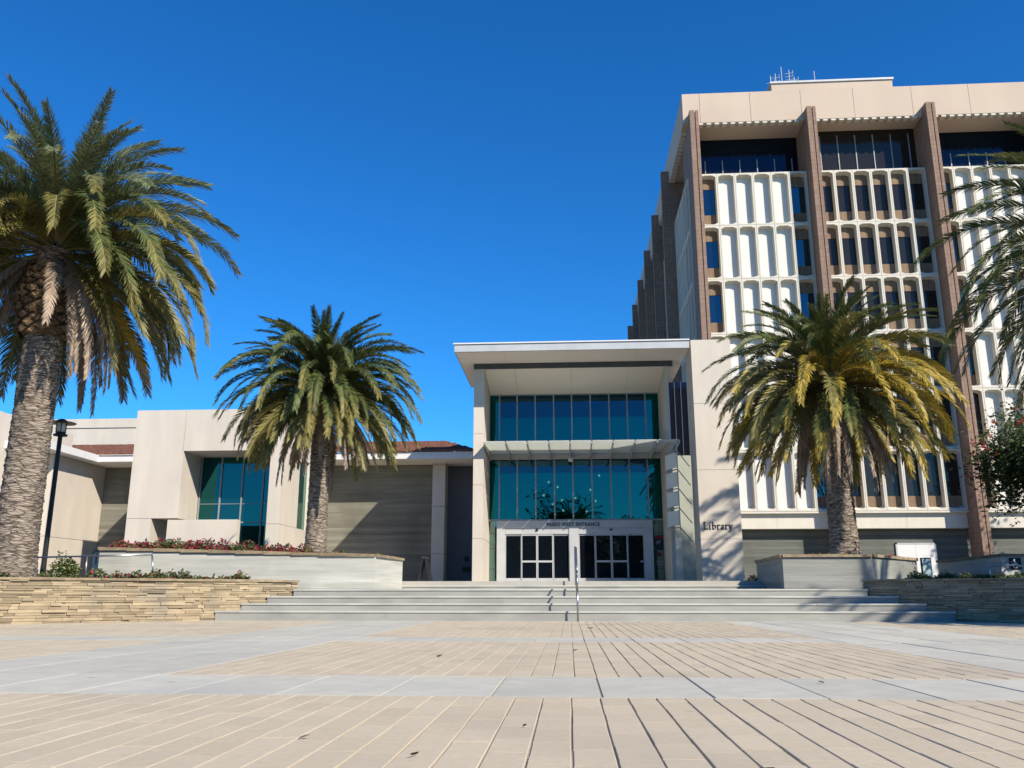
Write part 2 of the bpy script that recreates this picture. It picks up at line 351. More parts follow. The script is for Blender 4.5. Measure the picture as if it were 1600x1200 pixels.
# ------------------------------------------------------------------ steps and terrace
SX = [(-7.93, 8.16), (-7.49, 7.74), (-7.04, 7.31), (-6.55, 6.78)]
SY = [19.42, 19.82, 20.22, 20.62]; SZ = [.21, .37, .53, .69]
t = empty('stairs', (.1, 19.42, 0), 'wide flight of pale concrete steps rising from the plaza to the glazed entrance', 'steps')
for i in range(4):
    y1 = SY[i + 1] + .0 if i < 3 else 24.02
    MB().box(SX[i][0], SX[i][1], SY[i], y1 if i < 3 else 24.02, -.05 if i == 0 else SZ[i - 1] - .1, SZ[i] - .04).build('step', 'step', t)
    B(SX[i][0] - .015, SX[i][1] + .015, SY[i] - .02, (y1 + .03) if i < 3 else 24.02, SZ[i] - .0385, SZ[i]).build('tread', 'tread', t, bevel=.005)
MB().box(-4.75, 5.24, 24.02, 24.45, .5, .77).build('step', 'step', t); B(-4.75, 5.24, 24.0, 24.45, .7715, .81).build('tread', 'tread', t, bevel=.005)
mb = MB()
mb.prism([(-45, 24.6), (-4.55, 24.45), (5.22, 24.45), (60, 24.6), (60, 160), (-45, 160)], .3, .93)
o = mb.build('terrace', 'terrace'); tag(o, kind='structure')
mb = MB()
mb.prism([(-6.75, 20.85), (-7.0, 22.2), (-7.0, 24.44), (-44, 24.5), (-44, -8), (-38, -8)], -.1, .84)
mb.prism([(7.05, 20.85), (40, -12), (46, -12), (46, 24.5), (7.3, 24.44), (7.3, 22.2)], -.1, .84)
o = mb.build('planting_soil', 'soil'); tag(o, kind='structure')

# stair handrail, seen end-on
t = empty('stair_handrail', (.17, 19.2, 0), 'slim steel handrail running up the middle of the entrance steps', 'handrail')
rl = [(.17, 19.15, .62), (.17, 19.15, .98), (.17, 19.45, 1.08), (.17, 20.75, 1.64), (.17, 21.2, 1.66)]
MB().tube(rl, .021).build('rail', 'steel', t, smooth=True)
for y, z0, z1 in ((19.15, 0, .70), (20.3, .53, 1.45), (21.2, .69, 1.66)):
    MB().bar((.17, y, z0), (.17, y, z1), .021).build('post', 'steel', t, smooth=True)
t2 = [(.17, 24.1, .82), (.17, 24.1, 1.7), (.17, 24.8, 1.88), (.17, 24.8, .94)]
MB().tube(t2, .021).build('rail', 'steel', t, smooth=True)

# ------------------------------------------------------------------ stone walls
def stone_wall(name, P, Q, label, top=.90, thick=.42, seed=1):
    r = random.Random(seed)
    P = Vector((*P, 0)); Q = Vector((*Q, 0)); L = (Q - P).length; d = (Q - P) / L; n = Vector((d.y, -d.x, 0))   # n: outward face
    t = empty(name, tuple((P + Q) / 2), label, 'wall')
    mb = MB()
    def pt(u, w, z): return P + d * u + n * w + Vector((0, 0, z))
    def blk(u0, u1, w0, w1, z0, z1, j=0):
        k = len(mb.v); e = lambda: r.uniform(-j, j)
        mb.v += [tuple(pt(*p)) for p in ((u0, w1, z0), (u1, w1, z0), (u1, w0, z0), (u0, w0, z0), (u0 + e(), w1 + e(), z1 + e()), (u1 + e(), w1 + e(), z1 + e()), (u1, w0, z1), (u0, w0, z1))]
        for q in ((0, 3, 2, 1), (4, 5, 6, 7), (0, 1, 5, 4), (1, 2, 6, 5), (2, 3, 7, 6), (3, 0, 4, 7)):
            mb.f.append(tuple(k + i for i in q)); mb.m.append(mb.k)
    mb.k = 1; blk(.02, L - .02, -thick, -.03, -.1, top - .03); mb.k = 0
    z = -.05
    while z < top - .06:
        h = r.choice((.028, .035, .04, .045, .055, .065)); h = min(h, top - .055 - z)
        if h < .02: break
        u = -r.random() * .3
        while u < L:
            l = r.uniform(.14, .62)
            a, b_ = max(u, 0), min(u + l, L)
            if b_ - a > .03: blk(a + .003, b_ - .003, -.12, r.uniform(-.028, .016), z + .003, z + h - .002, .004)
            u += l
        # the end face
        z += h
    z = -.05
    mb.build('stonework', ['stone', 'mortar'], t)
    mb = MB(); u = -.02
    while u < L + .02:
        l = r.uniform(.45, .9); b_ = min(u + l, L + .02)
        blk(u + .003, b_ - .003, -thick - .02, .03 + r.uniform(-.01, .01), top - .05, top + r.uniform(-.004, .008), .006)
        u += l
    mb.build('coping', 'coping', t)
    return t
stone_wall('stone_wall', (-22.3, 6.4), (-6.5, 20.77), 'sunlit tan ledger stone wall left of the steps, below the big palm', seed=3)
stone_wall('stone_wall', (6.75, 20.76), (22.6, 6.35), 'shaded ledger stone wall right of the steps', seed=5)

# ------------------------------------------------------------------ concrete planters
def planter(loc, label, poly, zt, z0=.6, top_in=.02, mt='board_light'):
    t = empty('concrete_planter', loc, label, 'planter')
    mb = MB(); mb.prism(poly, z0, [z - .07 for z in zt]); mb.build('wall', mt, t)
    mb = MB(); cx = sum(p[0] for p in poly) / len(poly); cy = sum(p[1] for p in poly) / len(poly)
    n = len(poly)
    def off(p, a):
        v = Vector((p[0] - cx, p[1] - cy)); l = v.length; v *= (l + a) / l; return (cx + v.x, cy + v.y)
    # coping: stones along every edge
    for i in range(n):
        p, q = Vector(poly[i]), Vector(poly[(i + 1) % n]); za, zb = zt[i], zt[(i + 1) % n]
        L = (q - p).length; d = (q - p) / L; nn = Vector((d.y, -d.x)); k = max(1, round(L / .75))
        for j in range(k):
            a = p + d * (L * j / k + .003); b_ = p + d * (L * (j + 1) / k - .003); pr = .05 + rnd.uniform(-.012, .012)
            z1 = za + (zb - za) * j / k; z2 = za + (zb - za) * (j + 1) / k
            pts = [a + nn * pr, b_ + nn * pr, b_ - nn * .3, a - nn * .3]
            mb.prism([tuple(v) for v in pts], min(z1, z2) - .068, [z1 + rnd.uniform(-.008, .008), z2 + rnd.uniform(-.008, .008), z2, z1])
    mb.build('coping', 'coping', t)
    return t
planter((-8.5, 24, .69), 'long pale concrete planter left of the steps, holding the middle-sized palm',
        [(-12.2, 22), (-4.92, 22), (-4.6, 24), (-6.8, 33), (-13.5, 33), (-13.6, 24.2)], [1.77, 1.57, 1.55, 1.55, 1.75, 1.8])
planter((7.3, 24, .69), 'octagonal concrete planter right of the steps, around the yellowing palm',
        [(5.26, 22), (7.42, 22), (9.25, 24), (9.9, 29), (9.2, 31), (6.9, 31), (5.25, 25)], [1.53, 1.53, 1.51, 1.5, 1.5, 1.5, 1.5], mt='board_mid')
planter((12.6, 25, .84), 'low concrete planter with an access sign at the far right edge',
        [(11.42, 24), (12.3, 24), (14.6, 25.6), (14.6, 28), (11.42, 28)], [1.62, 1.62, 1.6, 1.6, 1.6])

def access_sign(x, y, z, rz, s, label):
    """dark plate with a pale wheelchair pictogram"""
    t = empty('access_sign', (x, y, z), label, 'sign', 'wheelchair access signs on the planters'); t.rotation_euler.z = rz
    def loc(o): o.parent = t
    o = B(-s, s, -.012, 0, -s, s).build('plate', 'sign_dark'); loc(o)
    mb = MB()
    def st(pts, r=.09):
        for a, b_ in zip(pts, pts[1:]): mb.bar((a[0] * s, -.016, a[1] * s), (b_[0] * s, -.016, b_[1] * s), r * s, 6)
    a = [(-.08 + .42 * cos(R(q)), -.3 + .42 * sin(R(q))) for q in range(120, 361, 24)]; st(a)
    st([(-.12, .42), (-.06, -.05), (.34, -.05), (.5, -.55), (.68, -.5)], .1); st([(-.1, .2), (.25, .2)])
    mb.lathe([(.001, -.02), (.13 * s, -.016), (.001, -.01)]) if False else None
    mb.bar((-.14 * s, -.02, .64 * s), (-.14 * s, -.012, .64 * s), .15 * s, 10)
    o = mb.build('pictogram', 'white'); loc(o)
    return t
access_sign(-12.75, 22.85, 1.5, R(-58), .15, 'small dark wheelchair access sign on the left planter end, near the lamp post')
access_sign(11.78, 23.99, 1.36, 0, .15, 'small dark wheelchair access sign on the planter at the far right')

# ------------------------------------------------------------------ entrance pavilion
F = .93
pv = empty('entrance_pavilion', (.3, 38, F), 'tall glazed entrance pavilion with flat overhanging roof, behind the steps', 'building')
def wallbox(name, x0, x1, y0, y1, z0, z1, joints=(), par=None, mt='stucco', bevel=.01):
    o = B(x0, x1, y0, y1, z0, z1).build(name, mt, par, bevel=bevel)
    return o
def column(x0, x1, y0, y1, z0, z1, par, cuts):
    """column clad in panels: real open joints between them"""
    mb = MB(); zs = [z0] + list(cuts) + [z1]
    for a, b_ in zip(zs, zs[1:]): mb.box(x0, x1, y0, y1, a + .008, b_ - .008)
    mb.k = 1; mb.box(x0 + .012, x1 - .012, y0 + .012, y1 - .012, z0, z1)
    return mb.build('column', ['stucco', 'stucco_joint'], par)
column(-4.11, -3.66, 37, 40.15, F, 10.4, pv, (2.9, 5.2, 7.45, 9.9))
column(4.32, 4.49, 37, 40.15, F, 10.4, pv, (2.9, 5.2, 7.45))
# roof: slab, metal edge, soffits, beam
rf = B(-4.72, 5.14, 35.06, 41.5, 10.68, 10.99).build('roof', 'soffit', pv)
mb = MB(); mb.box(-4.75, 5.17, 35.0, 35.06, 10.64, 10.96); mb.box(-4.75, -4.72, 35.06, 41.5, 10.64, 10.96)
mb.build('roof_edge', 'metal_light', rf)
mb = MB(); mb.box(-4.80, 5.19, 34.95, 35.1, 10.965, 11.02); mb.box(-4.80, -4.7, 35.1, 41.5, 10.965, 11.02); mb.build('drip_flashing', 'white', rf)
mb = MB()
for a, b_ in ((-4.71, -2.6), (-2.59, .22), (.23, 3.05), (3.06, 5.16)): mb.box(a, b_, 35.07, 41.4, 10.63, 10.675)
mb.build('soffit', 'soffit', rf)
B(-4.13, 4.70, 36.96, 37.1, 10.40, 10.628).build('beam', 'metal_dark', pv)
mb = MB()
for a, b_ in ((-3.65, -2.31), (-2.30, .23), (.24, 2.79), (2.80, 4.60)):
    n = len(mb.v); y0, y1 = 37.11, 40.1; z0, z1 = 10.42, 9.86
    mb.v += [(a, y0, z0), (b_, y0, z0), (b_, y1, z1), (a, y1, z1), (a, y0, z0 + .1), (b_, y0, z0 + .1), (b_, y1, z1 + .1), (a, y1, z1 + .1)]
    for q in ((0, 3, 2, 1), (4, 5, 6, 7), (0, 1, 5, 4), (1, 2, 6, 5), (2, 3, 7, 6), (3, 0, 4, 7)): mb.f.append(tuple(n + i for i in q)); mb.m.append(0)
mb.build('sloped_ceiling', 'soffit', pv)
# curtain wall
MX = [-3.20, -2.36, -1.50, -.62, .235, 1.12, 2.0, 2.85, 3.70]
mb = MB(); xs = [-3.66] + MX + [4.40]
cw = B(-3.66, 4.40, 40.02, 40.04, 3.95, 9.9).build('curtain_wall', 'teal_glass', pv)
mb = MB()
for x in MX: mb.box(x - .03, x + .03, 39.93, 40.10, 3.96, 9.9)
mb.box(-3.66, 4.4, 39.95, 40.09, 9.84, 9.92); mb.box(-3.66, 4.4, 39.95, 40.09, 3.89, 3.955)
mb.box(4.345, 4.4, 39.92, 40.1, F, 9.9)
mb.build('mullion_frame', 'metal_mull', cw)
for a, b_ in ((-3.655, -3.31), (3.83, 4.34)):
    B(a, b_, 40.02, 40.04, F, 3.89).build('side_light', 'side_glass', cw)
    for z in (1.7, 2.62, 3.3): B(a, b_, 40.0, 40.05, z, z + .03).build('transom', 'metal_dark', cw)
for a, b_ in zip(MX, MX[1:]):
    B(a + .03, b_ - .03, 40.0, 40.015, 8.77, 9.84).build('dark_reflection_pane', 'pane_reflection', cw); B(a + .03, b_ - .03, 40.0, 40.015, 6.12, 6.72).build('dark_reflection_pane', 'pane_reflection', cw)  # added pane rows, darker glass standing in for dark reflections
# door surround and the two sliding door sets
ds = MB(); ds.box(-3.30, 3.82, 39.80, 40.06, 3.54, 3.885); ds.box(-3.30, -2.91, 39.80, 40.06, F, 3.54); ds.box(.02, .46, 39.80, 40.06, F, 3.54); ds.box(3.41, 3.82, 39.80, 40.06, F, 3.54)
ds = ds.build('door_surround', 'metal_light', pv, bevel=.008)
for x0, x1 in ((-2.91, .02), (.46, 3.41)):
    hb = B(x0 + .004, x1 - .004, 39.84, 40.0, 3.27, 3.536).build('door_header', 'metal_light', pv, bevel=.006)
    B((x0 + x1) / 2 - .05, (x0 + x1) / 2 + .05, 39.78, 39.838, 3.42, 3.50).build('sensor', 'black', hb)
    w = (x1 - x0) / 4
    for i in range(4):
        a, b_ = x0 + i * w + .006, x0 + (i + 1) * w - .006; yy = 39.9 if i in (0, 3) else 39.86
        fr = MB(); s_ = .028 if i in (0, 3) else .042
        fr.box(a, a + s_, yy, yy + .05, F + .01, 3.265); fr.box(b_ - s_, b_, yy, yy + .05, F + .01, 3.265)
        fr.box(a + s_, b_ - s_, yy, yy + .05, 3.20, 3.265); fr.box(a + s_, b_ - s_, yy, yy + .05, F + .01, 1.30)
        if i in (1, 2): fr.box(a + s_, b_ - s_, yy, yy + .05, 2.0, 2.085)
        dr = fr.build('sliding_door', 'metal_light', pv)
        B(a + s_, b_ - s_, yy + .02, yy + .03, 1.12, 3.20).build('door_glass', 'door_glass', dr)
B(3.22, 3.36, 39.80, 39.89, 2.0, 2.06).build('door_handle', 'steel', pv)
me = textmesh('lettering', 'PASEO WEST ENTRANCE', .225, Matrix.Translation((.235, 39.785, 3.63)) @ Matrix.Rotation(R(90), 4, 'X'), .012)
me.materials.append(M['lettering']); o = bpy.data.objects.new('lettering', me); COL.objects.link(o); put(o, pv)
xs = [v.co.x for v in me.vertices]; k = 2.42 / (max(xs) - min(xs)); c = .21
for v in me.vertices: v.co.x = c + (v.co.x - (max(xs) + min(xs)) / 2) * k
# frosted sunshade: flat canopy, then down the right-hand side
sh = empty('sunshade', (.5, 38, 6.9), None, None); del_keys = [k for k in ('label', 'category') if k in sh.keys()]
sh.parent = pv; sh.location = Vector((.5, 38, 6.9)) - Vector((.3, 38, F)); sh['_w'] = (.5, 38, 6.9)
BX = [-3.60 + .93 * i for i in range(10)]
for i in range(9):
    B(BX[i] + .03, BX[i + 1] - .03, 36.35, 39.7, 6.975, 6.99).build('shade_panel', 'frosted', sh)
for x in BX:
    mb = MB(); mb.prism([(0, 0), (3.4, 0), (3.4, .30), (0, .09)], -.022, .022)
    mb.v = [(x + p[2], 39.8 - 3.4 + p[0], 6.965 - p[1]) for p in mb.v]
    mb.build('bracket', 'metal_light', sh)
mb = MB(); mb.box(-3.65, 4.86, 39.72, 39.90, 6.72, 6.96); mb.build('rear_beam', 'metal_light', sh)
for i in range(4):
    z1 = 6.36 - i * .80; mb = MB(); mb.prism([(4.18, 36.9), (4.55, 36.0), (4.562, 36.005), (4.192, 36.905)], z1 - .62, z1); mb.build('shade_panel', 'frosted', sh)
for i in range(5):
    z1 = 6.46 - i * .80; mb = MB(); mb.bar((4.18, 36.93, z1), (4.58, 35.98, z1), .025, 6); mb.build('bracket', 'metal_mull', sh)
    mb = MB(); mb.bar((4.58, 36.0, z1), (5.22, 37.0, z1 - .55), .02, 6); mb.build('stay_rod', 'metal_mull', sh)
mb = MB(); mb.bar((4.58, 35.98, 3.1), (4.58, 35.98, 6.97), .022); mb.build('hanger', 'metal_light', sh)
o = MB(); n = 8
o.lathe([(.13 * sin(pi * i / n) + .001, -.13 * cos(pi * i / n)) for i in range(n + 1)], seg=16)
o.v = [(p[0] + .15, p[1] + 39.5, p[2] + 6.66) for p in o.v]; o.build('globe_light', 'white', sh, smooth=True)
# interior
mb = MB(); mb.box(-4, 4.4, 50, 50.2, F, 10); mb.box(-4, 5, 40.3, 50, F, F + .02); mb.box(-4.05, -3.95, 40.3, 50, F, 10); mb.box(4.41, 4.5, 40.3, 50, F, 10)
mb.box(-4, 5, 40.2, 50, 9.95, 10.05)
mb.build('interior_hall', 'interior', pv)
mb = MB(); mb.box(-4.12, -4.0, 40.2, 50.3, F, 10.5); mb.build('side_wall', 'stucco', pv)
def emit(name, c, s):
    m = bpy.data.materials.new(name); m.use_nodes = True; b = m.node_tree.nodes['Principled BSDF']
    b.inputs['Emission Color'].default_value = (*c, 1); b.inputs['Emission Strength'].default_value = s; b.inputs['Base Color'].default_value = (*c, 1); return m
M['lamp'] = emit('pendant_glow', (1, .95, .85), 14)
for px, pz in ((-.95, 6.0), (-.5, 5.75), (-1.2, 5.35), (-.75, 4.9), (.05, 6.5), (.35, 5.2), (1.1, 5.6), (1.35, 5.05), (1.55, 6.3), (-.25, 4.6), (.9, 4.55), (-.3, 5.1)):
    t = empty('pendant_lamp', (px, 42.5, pz), 'small globe pendant lamp hanging behind the entrance glass', 'lamp', 'pendant lamps behind the entrance glass')
    q = MB(); q.lathe([(.055 * sin(pi * i / 6) + .001, -.055 * cos(pi * i / 6)) for i in range(7)], seg=10); o = q.build('globe', 'lamp', smooth=True); o.parent = t
    o = MB().bar((0, 0, .055), (0, 0, 9.9 - pz), .006, 5).build('cord', 'black'); o.parent = t
# notices on the right-hand glass
t = empty('notice', (4.1, 40, 2.9), 'dark notice with a red heading stuck on the glass right of the doors', 'notice')
B(3.92, 4.28, 39.985, 39.998, 2.55, 3.2).build('sheet', 'sign_dark', t); B(3.94, 4.26, 39.978, 39.984, 3.06, 3.18).build('heading', 'red_print', t)
mb = MB()
for i in range(3): mb.box(3.97, 4.2 - i * .05, 39.978, 39.984, 2.93 - i * .06, 2.955 - i * .06)
mb.build('print_line', 'grey_print', t)
t = empty('notice', (4.1, 40, 2.2), 'small red badge and pale lines stuck on the glass below the dark notice', 'notice')
mb = MB(); mb.prism([(-.1, .1), (0, -.12), (.1, .1), (.05, .14), (-.05, .14)], 0, .01); mb.v = [(4.1 + p[0], 39.99 - p[2], 2.3 + p[1]) for p in mb.v]; mb.build('badge', 'red_print', t)
mb = MB()
for z in (2.05, 1.98, 1.88): mb.box(3.95, 4.25, 39.985, 39.995, z, z + .02)
mb.build('print_line', 'grey_print', t)

# ------------------------------------------------------------------ library sign wall
lw = empty('library_wall', (6, 36, F), 'tall cream wall block lettered Library, right of the entrance pavilion', 'building')
mb = MB(); zs = [F, 2.72, 5.48, 8.24, 10.98]
for a, b_ in zip(zs, zs[1:]): mb.box(5.24, 6.87, 35.0, 36.6, a + .008, b_ - .008)
mb.k = 1; mb.box(5.252, 6.858, 35.012, 36.59, F, 10.97)
mb.build('wall', ['stucco', 'stucco_joint'], lw)
gl = B(4.42, 7.1, 40.07, 40.2, 6.9, 10.4).build('side_glazing', 'top_glass', lw); mb = MB()
for i in range(9): mb.box(4.5 + .3 * i, 4.53 + .3 * i, 40.03, 40.068, 6.9, 10.4)
mb.build('glazing_bars', 'metal_dark', gl)
B(4.42, 7.1, 40.07, 40.2, F, 6.88).build('back_panel', 'green_wall', lw)
B(4.55, 5.15, 40.03, 40.068, F, 3.15).build('back_door', 'metal_light', lw)
B(4.62, 4.72, 39.98, 40.028, 1.85, 2.25).build('door_handle', 'black', lw)
# serif lettering "Library", stroke by stroke
mb = MB()
def sb(x0, x1, z0, z1): mb.box(x0, x1, -.015, .015, z0, z1)
def arc(cx, cz, rx, rz, a0, a1, w0=.014, w1=.031, n=14):
    pts = []
    for i in range(n + 1):
        a = R(a0 + (a1 - a0) * i / n); w = w0 + (w1 - w0) * abs(cos(a))
        pts.append((cx + rx * cos(a), cz + rz * sin(a), cos(a), sin(a), w))
    for p, q in zip(pts, pts[1:]):
        a = [(p[0] - p[2] * p[4] / 2, p[1] - p[3] * p[4] / 2), (p[0] + p[2] * p[4] / 2, p[1] + p[3] * p[4] / 2),
             (q[0] + q[2] * q[4] / 2, q[1] + q[3] * q[4] / 2), (q[0] - q[2] * q[4] / 2, q[1] - q[3] * q[4] / 2)]
        n0 = len(mb.v); mb.v += [(c[0], -.015, c[1]) for c in a] + [(c[0], .015, c[1]) for c in a]
        for f in ((0, 1, 2, 3), (7, 6, 5, 4), (0, 4, 5, 1), (1, 5, 6, 2), (2, 6, 7, 3), (3, 7, 4, 0)): mb.f.append(tuple(n0 + t for t in f)); mb.m.append(0)
X = 0; cap, xh, st = .29, .185, .027
sb(.03, .03 + st, 0, cap); sb(0, .105, cap - .018, cap); sb(0, .2, 0, .02); sb(.18, .2, 0, .07); X = .25           # L
sb(X + .02, X + .02 + st, 0, xh); sb(X, X + .085, 0, .016); sb(X, X + .03, xh - .018, xh); sb(X + .022, X + .064, .25, .29); X = .385   # i
sb(X + .02, X + .02 + st, 0, cap + .01); sb(X, X + .03, cap - .008, cap + .01); arc(X + .085, xh / 2, .07, xh / 2 - .012, -150, 150); X = .60   # b
def letter_r(X):
    sb(X + .02, X + .02 + st, 0, xh); sb(X, X + .095, 0, .016); sb(X, X + .03, xh - .018, xh); arc(X + .095, xh - .055, .05, .045, 30, 150); 
letter_r(X); X = .765
arc(X + .07, xh - .055, .05, .045, 10, 160); sb(X + .1, X + .1 + st, 0, xh - .04); arc(X + .07, .05, .05, .042, 20, 340); sb(X + .13, X + .165, 0, .016); X = .965   # a
letter_r(X); X = 1.12
def slant(x0, z0, x1, z1, w):
    n0 = len(mb.v); mb.v += [(x0 - w / 2, -.015, z0), (x0 + w / 2, -.015, z0), (x1 + w / 2, -.015, z1), (x1 - w / 2, -.015, z1)] + [(x0 - w / 2, .015, z0), (x0 + w / 2, .015, z0), (x1 + w / 2, .015, z1), (x1 - w / 2, .015, z1)]
    for f in ((0, 1, 2, 3), (7, 6, 5, 4), (0, 4, 5, 1), (1, 5, 6, 2), (2, 6, 7, 3), (3, 7, 4, 0)): mb.f.append(tuple(n0 + t for t in f)); mb.m.append(0)
slant(X + .1, .01, X + .035, xh, .045); slant(X + .05, -.09, X + .165, xh, .022); sb(X, X + .075, xh - .016, xh); sb(X + .13, X + .2, xh - .016, xh); sb(X + .0, X + .06, -.10, -.07)   # y
mb.v = [(5.38 + p[0] * .88, 34.98 + p[1], 3.10 + p[2] * 1.0) for p in mb.v]
mb.build('lettering', 'lettering', lw)

# ------------------------------------------------------------------ west wing
ww = empty('west_wing', (-16, 42, F), 'low cream wing with window block and red tile roof, left of the entrance pavilion', 'building')
# projecting window block
mb = MB()
mb.box(-20.0, -17.62, 38, 45.1, 3.93, 7.0); mb.box(-20.0, -18.85, 38.006, 45.1, F, 3.915)
mb.box(-20.0, -17.66, 38, 45.1, 7.0, 8.93); mb.box(-17.645, -12.95, 38, 45.1, 7.0, 8.93)
mb.box(-13.52, -12.95, 38, 40.6, 3.66, 6.998); mb.box(-13.52, -12.95, 38, 45.1, F, 3.645); mb.box(-13.52, -12.95, 42.2, 45.1, 3.66, 6.998)
mb.build('window_block', 'stucco', ww)
B(-18.08, -14.86, 38.02, 38.42, F, 3.86).build('parapet', 'stucco', ww)
B(-18.85, -18.1, 40.0, 40.2, F, 3.92).build('niche_wall', 'stucco', ww)
wn = B(-18.1, -13.52, 40.0, 40.02, F, 7.0).build('window', 'block_glass', ww)
mb = MB()
for x in (-17.55, -16.55, -15.5, -14.48): mb.box(x - .03, x + .03, 39.93, 40.06, F, 7.0)
mb.box(-18.0, -13.52, 39.96, 40.05, 3.86, 3.92); mb.box(-18.0, -13.52, 39.97, 40.04, 4.75, 4.775)
mb.build('window_frame', 'metal_mull', wn)
sw = B(-13.3, -13.08, 40.6, 42.2, 3.66, 7.0).build('side_window', 'side_glass', ww)
# board-formed walls
B(-12.95, -7.05, 45, 45.4, F, 7.8).build('concrete_wall', 'board_dark', ww)
B(-26.3, -20.0, 45, 45.4, F, 7.8).build('concrete_wall', 'board_dark', ww)
mb = MB()
for a, b_ in ((F, 2.6), (2.62, 5.0), (5.02, 7.2), (7.22, 7.8)): mb.box(-7.06, -6.4, 44.4, 45.5, a, b_)
mb.build('pilaster', 'stucco', ww)
rw = B(-7.6, -4.1, 46.2, 46.4, F, 7.8).build('recess_wall', 'stucco_gray', ww)
mb = MB(); mb.box(-5.55, -5.3, 46.15, 46.198, 2.3, 2.55); mb.box(-5.65, -5.2, 46.15, 46.198, 1.75, 2.0); mb.box(-4.95, -4.85, 46.15, 46.198, 4.2, 4.4)
mb.build('wall_plate', 'black', rw)
# eaves, fascia, tiled roof
def roofrun(x0, x1, hipr):
    mb = MB(); mb.box(x0, x1, 43.06, 45.6, 7.30, 7.36); mb.build('soffit', 'soffit', ww)
    mb = MB(); mb.box(x0, x1, 43.0, 43.06, 7.32, 7.66); mb.build('fascia_board', 'white', ww)
    mb = MB(); n = int((x1 - x0) / .16)
    rows = 12; y0, y1, z0, z1 = 42.9, 48.4, 7.68, 9.12
    for j in range(rows):
        for i in range(n):
            xa = x0 + (x1 - x0) * i / n; w = (x1 - x0) / n
            a, b_ = j / rows, (j + 1) / rows
            if hipr and xa > x1 - hipr * a: continue
            ya, yb = y0 + (y1 - y0) * a, y0 + (y1 - y0) * b_; za, zb = z0 + (z1 - z0) * a + .05, z0 + (z1 - z0) * b_ + .02
            e = rnd.uniform(-.008, .008)
            prof = [(0, 0), (.25, .045), (.5, .06), (.75, .045), (1, 0)]
            for p, q in zip(prof, prof[1:]):
                mb.face([(xa + p[0] * w, ya, za + p[1] + e), (xa + q[0] * w, ya, za + q[1] + e), (xa + q[0] * w, yb, zb + q[1] + e), (xa + p[0] * w, yb, zb + p[1] + e)])
                mb.face([(xa + p[0] * w, ya, za - .05), (xa + q[0] * w, ya, za - .05), (xa + q[0] * w, ya, za + q[1] + e), (xa + p[0] * w, ya, za + p[1] + e)])
    return mb, (x0, x1, y0, y1, z0, z1)
mb, _ = roofrun(-12.95, -4.75, 2.4)
mb.face([(-4.75, 42.9, 7.7), (-4.75, 54, 7.7), (-7.2, 48.4, 9.14)]); mb.face([(-12.95, 48.4, 9.08), (-12.95, 54, 7.7), (-4.75, 54, 7.7), (-7.2, 48.4, 9.08)])
mb.build('tile_roof', 'roof_tile', ww)
mb, _ = roofrun(-33, -20.0, 0)
mb.build('tile_roof', 'roof_tile', ww)
mb = MB(); mb.box(-4.83, -4.75, 43.06, 46, 7.32, 7.66); mb.build('fascia_board', 'white', ww)
# the cream cross wall at the far left and its forward eave
mb = MB(); mb.box(-27.2, -25.15, 40.2, 45.0, F, 3.3); mb.box(-27.2, -25.15, 40.2, 45.0, 3.32, 7.28); mb.build('cross_wall', 'stucco', ww)
mb = MB(); mb.box(-27.5, -24.45, 38.5, 43.0, 7.30, 7.66); mb.build('forward_eave', 'white', ww)
mb = MB(); mb.box(-36, -26.6, 37.2, 44, F, 5.4); mb.box(-36, -26.6, 37.2, 44, 5.42, 8.97); mb.build('end_block', 'stucco', ww)
mb = MB(); mb.box(-44, -19, 52, 58, 6, 10.9); mb.box(-44, -19, 51.94, 58, 10.92, 11.5); mb.build('upper_storey', 'stucco', ww)
mb = MB(); mb.box(-20.4, -20.02, 42.8, 43.3, 7.35, 8.0); mb.build('downpipe_head', 'metal_dark', ww)

# folding A-board sign on the terrace
t = empty('folding_sign', (-5.9, 36, F), 'black folding A-frame sign standing on the terrace left of the entrance', 'sign')
for s in (-1, 1):
    mb = MB(); mb.prism([(0, 0), (.05, 0), (.05, 1.12), (0, 1.12)], -.35, .35)
    k = .26
    mb.v = [(-5.95 + s * (k - k * p[1] / 1.12) + s * p[0], 36 + p[2], F + p[1]) for p in mb.v]
    pn = mb.build('board', 'black', t)
mb = MB(); mb.bar((-6.0, 35.64, F + 1.13), (-5.9, 36.36, F + 1.13), .03); mb.build('hinge', 'steel', t)

# ------------------------------------------------------------------ library tower
tw = empty('library_tower', (20, 56, F), 'seven-storey white precast library tower with brown brick piers', 'building')
PX = [8.72 + 7.88 * i for i in range(5)]; PW = .60
Y0 = 54.6; UW = (7.88 - PW) / 6; RZ = 5.6; RH = 3.85
# unit panel mesh (local: x 0..UW, y 0 front, z 0..RH)
def octa(ix, iz0, iz1, cx, cz, W=UW, H=RH):
    x0, x1, z0, z1 = ix, W - ix, iz0, H - iz1
    return [(x0 + cx, z0), (x1 - cx, z0), (x1, z0 + cz), (x1, z1 - cz), (x1 - cx, z1), (x0 + cx, z1), (x0, z1 - cz), (x0, z0 + cz)]
fo = octa(.095, .09, .13, .24, .11); bo = octa(.125, .26, .22, .22, .10); DEP = .42
def ring(mb, a, b_, ya, yb):
    n = len(a)
    for i in range(n):
        j = (i + 1) % n; mb.face([(a[i][0], ya, a[i][1]), (a[j][0], ya, a[j][1]), (b_[j][0], yb, b_[j][1]), (b_[i][0], yb, b_[i][1])])
mb = MB(); g_ = .009
outer = [(.30, g_), (UW - .30, g_), (UW - g_, .3), (UW - g_, RH - .3), (UW - .30, RH - g_), (.30, RH - g_), (g_, RH - .3), (g_, .3)]
ring(mb, outer, fo, 0, 0)
